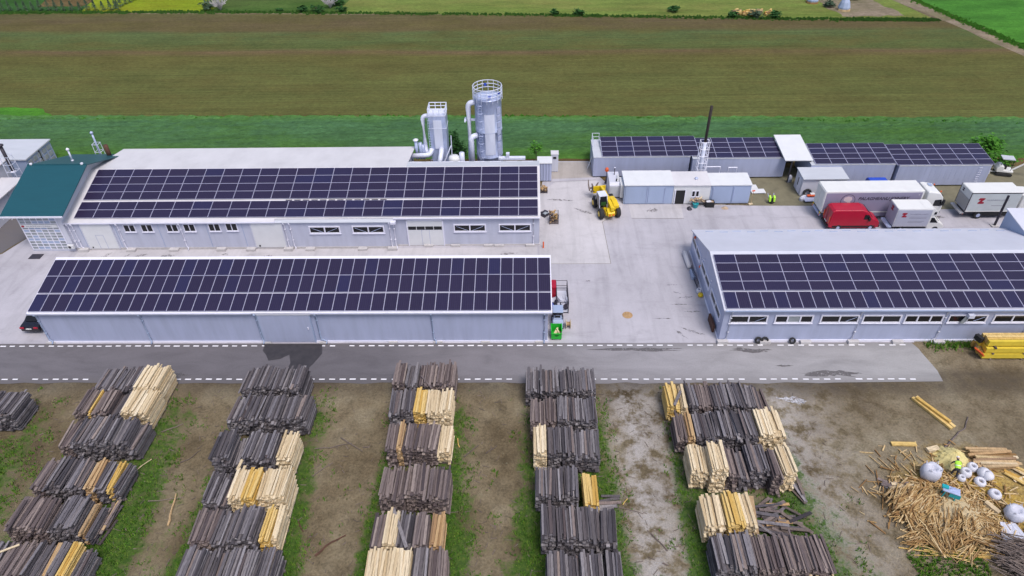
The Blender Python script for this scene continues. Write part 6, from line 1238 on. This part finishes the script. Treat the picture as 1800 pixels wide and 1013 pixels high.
tc_ = thing('scrap_group', 'white tubs and bent metal sheet left of the truck rear', 'scrap', (33.3, 72.0, 0)); MB().obox((33.6, 71.7, .35), (1.6, .9, .05), .1, .3).build('metal_sheet', 'cladding', tc_); MB().lathe([(.3, 0), (.33, .3), (.2, .5)], (32.7, 71.9, .004), 12).build('tub', 'plastic_white', tc_); MB().lathe([(.28, 0), (.3, .3), (.24, .35)], (33.1, 72.3, .004), 12).build('tub', 'plastic_white', tc_); MB().obox((33.9, 72.2, .45), (.5, .4, .6), .1).build('carton', 'white_paint', tc_); MB().obox((33.7, 71.95, .62), (1.0, .3, .12), .05).build('rail', 'orange', tc_)
wb = tag(MB().loft([[(32.25, 76.1, .004), (32.75, 76.1, .004), (32.75, 76.5, .004), (32.25, 76.5, .004)], [(32.3, 76.15, .8), (32.65, 76.1, .85), (32.6, 76.4, .9), (32.3, 76.4, .8)], [(32.42, 76.25, 1.0), (32.5, 76.25, 1.0), (32.5, 76.3, 1.0), (32.42, 76.3, 1.0)]]).build('white_sack', 'fabric_white', None, True), 'white sack leaning at the open end of the canopy passage', 'sack')
cr = thing('rubble_heap', 'white block and rubble under the rightmost container front', 'rubble', (48, 74.3, 0)); MB().obox((48.0, 74.4, .3), (.7, .5, .6), .3).build('block', 'white_paint', cr)
for k in range(10): MB().obox((47+R.gauss(0, 1), 74.0+R.gauss(0, .3), .06), (R.uniform(.15, .4), .2, .12), R.uniform(0, 3)).build('stone', 'concrete_block', cr)
spst = thing('broom', 'broom standing with orange head by the right blue shed corner', 'broom', (26.45, 71.2, 0)); MB().tube([(26.45, 71.1, .1), (26.5, 71.25, 1.7)], .03, 5).build('handle', 'wood_tan', spst); MB().obox((26.5, 71.25, 1.72), (.35, .1, .12), .2).build('head', 'orange', spst); MB().obox((26.4, 71.05, .06), (.5, .3, .1), .2).build('base', 'wood_pale', spst)
tag(MB().lathe([(.5, 0), (.5, .012)], (9.55, 50.9, .012), 20).build('manhole_cover', 'wood_tan'), 'round brown manhole cover in the concrete yard', 'manhole')
tag(MB().box(-54.9+.0, -53.6, 60.6, 61.5, .008, .05).build('door_mat', 'steel_dark'), 'dark door mat on the concrete before the glass showroom corner', 'mat')
# far things beyond the field
lgp = thing('log_heap', 'long low heap of orange cut logs beyond the ploughed field', 'log heap', (46, 144, 0))
q = random.Random(8)
for k in range(60): MB().obox((44.6+q.gauss(0, 1.7), 142.6+q.gauss(0, .5), .15+.8*q.random()), (q.uniform(.6, 1.1), .3, .3), q.uniform(0, 3)).build('log', 'wood_yellow' if k % 3 else 'wood_tan', lgp)
for c, lab in (((59.0, 150.2), 'left grey tarp-covered hay rick beyond the ploughed field'), ((63.6, 145.0), 'right grey tarp-covered hay rick beyond the ploughed field')):
    t_ = thing('hay_rick', lab, 'hay rick', (*c, 0)); MB().lathe([(1.1, 0), (1.2, .6), (.9, 1.6), (.4, 2.4), (.08, 2.7)], (*c, -.01), 9).build('cover', 'cladding_blue', t_); MB().lathe([(1.3, 0), (1.25, .35)], (*c, -.012), 9).build('hay', 'lath', t_)
for c, lab in (((-41.7, 151.0), 'bare silver-grey dead bush at the pale meadow corner'), ((-65.0, 150.5), 'bare twiggy bush at the corner of the yellow meadow')):
    mb = MB(); q = random.Random(int(-c[0]))
    for k in range(60): a = q.uniform(0, 2*pi); r_ = q.uniform(.4, 2.0); mb.tube([(c[0], c[1], 0), (c[0]+r_*cos(a)*.4, c[1]+r_*sin(a)*.4, 1.0), (c[0]+r_*cos(a), c[1]+r_*sin(a), q.uniform(1, 2.6))], .05, 4)
    tag(mb.build('dead_bush', 'concrete_block'), lab, 'bush')
# ---------------------------------------------------------------- trees and bushes
def plant(name, label, cat, c, rx, rz_h, z0, nleaf, mat, seed, trunk=.06, leaf=.16, group=None, limbs=5):
    q = random.Random(seed); t_ = thing(name, label, cat, (c[0], c[1], 0), 0, group); mb = MB(); lv = MB(); cl = []
    H_ = z0+rz_h*2
    mb.tube([(c[0], c[1], -.05), (c[0]+q.uniform(-.1, .1), c[1], H_*.45), (c[0]+q.uniform(-.15, .15), c[1], H_*.85)], [trunk, trunk*.7, trunk*.25], 7)
    for k in range(limbs):
        a = q.uniform(0, 2*pi); z = z0+rz_h*q.uniform(.2, 1.2); mb.tube([(c[0], c[1], z-.2), (c[0]+rx*.4*cos(a), c[1]+rx*.4*sin(a), z+.15), (c[0]+rx*.85*cos(a), c[1]+rx*.85*sin(a), z+rz_h*.4)], [trunk*.5, trunk*.35, trunk*.12], 5); cl.append((rx*.7*cos(a), rx*.7*sin(a), z+rz_h*.3))
    for k in range(9): a = q.uniform(0, 2*pi); u = q.uniform(0, .75); cl.append((rx*u*cos(a), rx*u*sin(a), z0+rz_h*(1+q.uniform(-.8, .75)*(1-u*.5))))
    for _ in range(nleaf):
        k = q.choice(cl); x, y, z = c[0]+k[0]+q.gauss(0, rx*.2), c[1]+k[1]+q.gauss(0, rx*.2), max(.05, k[2]+q.gauss(0, rz_h*.2)); s = leaf*q.uniform(.6, 1.4)
        E = Matrix.Rotation(q.uniform(0, 2*pi), 3, 'Z') @ Matrix.Rotation(q.uniform(-1, 1), 3, 'X')
        lv.poly([Vector((x, y, z))+E @ Vector(p) for p in ((-s, 0, 0), (0, -s*.5, .03), (s, 0, 0), (0, s*.5, .03))])
    mb.build('trunk', 'twig', t_); lv.build('crown', mat, t_); return t_
plant('young_tree', 'dark green young tree between the filter tower and the silo', 'tree', (-9.3, 80.6), 1.35, 2.2, .9, 1500, 'leaf_dark', 1, .09, .2)
plant('sapling', 'slim bright sapling behind the right end of the workshop', 'tree', (1.0, 81.5), .9, 1.1, 1.4, 240, 'leaf_bright', 2, .05, .17)
plant('bush', 'bright green bush behind the last solar-roofed container', 'bush', (58.2, 81.0), 1.9, 1.7, .3, 1300, 'leaf_bright', 3, .07, .24)
plant('bush', 'low bright shoots right of the bush behind the last container', 'bush', (60.6, 80.6), 1.6, .7, .05, 500, 'leaf_bright', 4, .04, .2)
plant('bush', 'small weed bush below the roof edge behind the chimney containers', 'bush', (16.8, 83.6), .7, .6, .3, 200, 'leaf_dark', 5, .04, .16)
for k, (x, y, s, lab) in enumerate(((-47.0, 148.6, 1.0, 'low dark bush on the field edge left of the dead bush'), (-43.8, 148.2, 1.3, 'wide dark bush on the field edge under the dead bush'), (-38.7, 148.2, 1.0, 'dark bush right of the dead bush on the field edge'), (-52.0, 149.2, .7, 'small dark bush on the scrub meadow'),
    (10.2, 144.0, 1.1, 'dark bush on the far field edge above the silo'), (5.5, 144.4, .8, 'smaller dark bush left of the far edge bush above the silo'), (29.5, 145.5, 1.0, 'round dark bush on the pale meadow'), (40.5, 141.6, 1.0, 'bush left of the orange log heap'), (48.8, 141.2, 1.3, 'bush right of the orange log heap'), (45.0, 141.0, 1.4, 'greyish thicket in front of the orange log heap'),
    (-68.2, 150.8, 1.5, 'dark hedge clump at the corner of the yellow meadow'), (-67.6, 154.0, 1.5, 'rear dark hedge clump at the corner of the yellow meadow'), (61.5, 147.5, 1.1, 'dark thicket between the two hay ricks'), (-40.5, 153.0, 1.4, 'green thicket around the dead bush'), (68, 152, .9, 'bush above the right hay rick'))):
    plant('field_bush', lab, 'bush', (x, y), 1.2*s, .55*s, .05, 260, 'leaf_dark' if k not in (9, 10, 11, 12) else 'leaf_grey', 30+k, .05, .26, 'bushes beyond the ploughed field', 3)
def conifer(c, h, seed):
    q = random.Random(seed); t_ = thing('young_conifer', 'young dark conifer in the garden hedge beyond the field at top left', 'conifer', (*c, 0), 0, 'young conifers along the garden hedge'); lv = MB()
    for _ in range(150):
        f = q.random()**.7; z = .1+h*f*.97; r_ = (1-f)*h*.34*q.uniform(.3, 1.1); a = q.uniform(0, 2*pi); p = Vector((c[0]+r_*cos(a), c[1]+r_*sin(a), z)); s = .2*q.uniform(.6, 1.3); d = Vector((cos(a), sin(a), -.5))*s; n = Vector((-sin(a), cos(a), 0))*s*.6
        lv.poly([p-n, p+d, p+n, p-d*.5])
    lv.build('crown', 'leaf_grey', t_); MB().tube([(c[0], c[1], -.02), (c[0], c[1], h*.9)], [.07, .02], 6).build('trunk', 'twig', t_)
for k in range(16): conifer((-113+k*1.72, 152.2-.07*k+R.uniform(-.15, .15)), R.uniform(1.7, 2.4), k)
for k in range(8): conifer((-88.5+.35*k, 152.6+k*1.5), R.uniform(1.7, 2.3), 40+k)
sheet('garden_bed', rough_edge([(-107, 154.6), (-97, 154.3), (-96, 163), (-108, 164)], 1.2, .4, 6), -.006, 'brown_soil')
sheet('garden_bed', rough_edge([(62, 141), (74, 141), (72, 152), (60, 153)], 1.5, .6, 7), -.006, 'track_soil')
# ---------------------------------------------------------------- ground cover in the timber yard
def hash2(i, j): 
    n = (i*374761393+j*668265263) & 0xffffffff; n = ((n ^ (n >> 13))*1274126177) & 0xffffffff; return ((n ^ (n >> 16)) & 0xffff)/65535
def vnoise(x, y):
    i, j = math.floor(x), math.floor(y); u, v = x-i, y-j; u = u*u*(3-2*u); v = v*v*(3-2*v)
    return (hash2(i, j)*(1-u)+hash2(i+1, j)*u)*(1-v)+(hash2(i, j+1)*(1-u)+hash2(i+1, j+1)*u)*v
q = random.Random(77); mb = MB(); cnt = 0
while cnt < 42000:
    x = q.uniform(-50, 24); y = q.uniform(17, 41.4)
    if abs(x) > 12+y*.95: continue
    f = grassness(x, y)+(vnoise(x*.8, y*.8)-.5)*.9+(vnoise(x*2.6, y*2.6)-.5)*.5
    cnt += 1
    if q.random() > (f-.42)*2.2: continue
    h = q.uniform(.08, .26)*(1.3 if vnoise(x*.5+9, y*.5) > .6 else .9)
    for b in range(3):
        a = q.uniform(0, 2*pi); d = Vector((cos(a), sin(a), 0)); n = Vector((-sin(a), cos(a), 0))*q.uniform(.025, .05); p = Vector((x+q.uniform(-.1, .1), y+q.uniform(-.1, .1), -.03))
        mb.poly([p-n, p+n, p+d*q.uniform(.04, .16)+Vector((0, 0, h))])
stuff(mb.build('grass', 'grass_blade'), 'short green grass and weeds between the timber rows', 'grass')
mb = MB()
for k in range(520):
    x = q.uniform(25.6, 30.5); y = 25.0+q.gauss(0, .9)
    for b in range(4):
        a = q.uniform(0, 2*pi); p = Vector((x+q.uniform(-.1, .1), y, -.03)); n = Vector((-sin(a), cos(a), 0))*.05; mb.poly([p-n, p+n, p+Vector((cos(a)*.12, sin(a)*.12, q.uniform(.12, .3)))])
for k in range(700):
    x = q.uniform(36, 43); y = 46.6+q.gauss(0, .35); a = q.uniform(0, 2*pi); p = Vector((x, y, -.03)); n = Vector((-sin(a), cos(a), 0))*.06; mb.poly([p-n, p+n, p+Vector((cos(a)*.15, sin(a)*.15, q.uniform(.1, .4)))])
stuff(mb.build('weeds', 'grass_blade'), 'green weeds at the foot of the right workshop and below the offcuts', 'weeds')
mb = MB()
for k in range(2600):
    x = q.uniform(-45, 40); y = q.uniform(18, 41.6)
    if abs(x) > 12+y*.95: continue
    if x < 7 and q.random() < .45: continue
    s = q.uniform(.015, .045)*(1.7 if q.random() < .04 else 1)
    mb.add([(x-s, y-s*.7, -.03), (x+s, y-s*.6, -.03), (x+s*.8, y+s, -.03), (x-s*.7, y+s*.8, -.03), (x+q.uniform(-.3, .3)*s, y, s*.9-.03)], [(0, 1, 4), (1, 2, 4), (2, 3, 4), (3, 0, 4)])
stuff(mb.build('gravel', 'scrub_soil'), 'small stones scattered over the timber yard lanes', 'gravel')
laths('bark_litter', 'small bark splinters scattered over the timber yard lanes', 'litter', 1100, lambda q: (q.uniform(-40, 24), q.uniform(19, 41), .0, q.uniform(0, pi), 0), 'twig', 15, (.12, .6), .035)
lm = sheet('lime_spill', rough_edge([(20.8, 40.3), (22.4, 40.3), (23.2, 39.9), (22.6, 39.4), (21.6, 39.8)], .15, .16, 8), -.022, 'lime_dust')
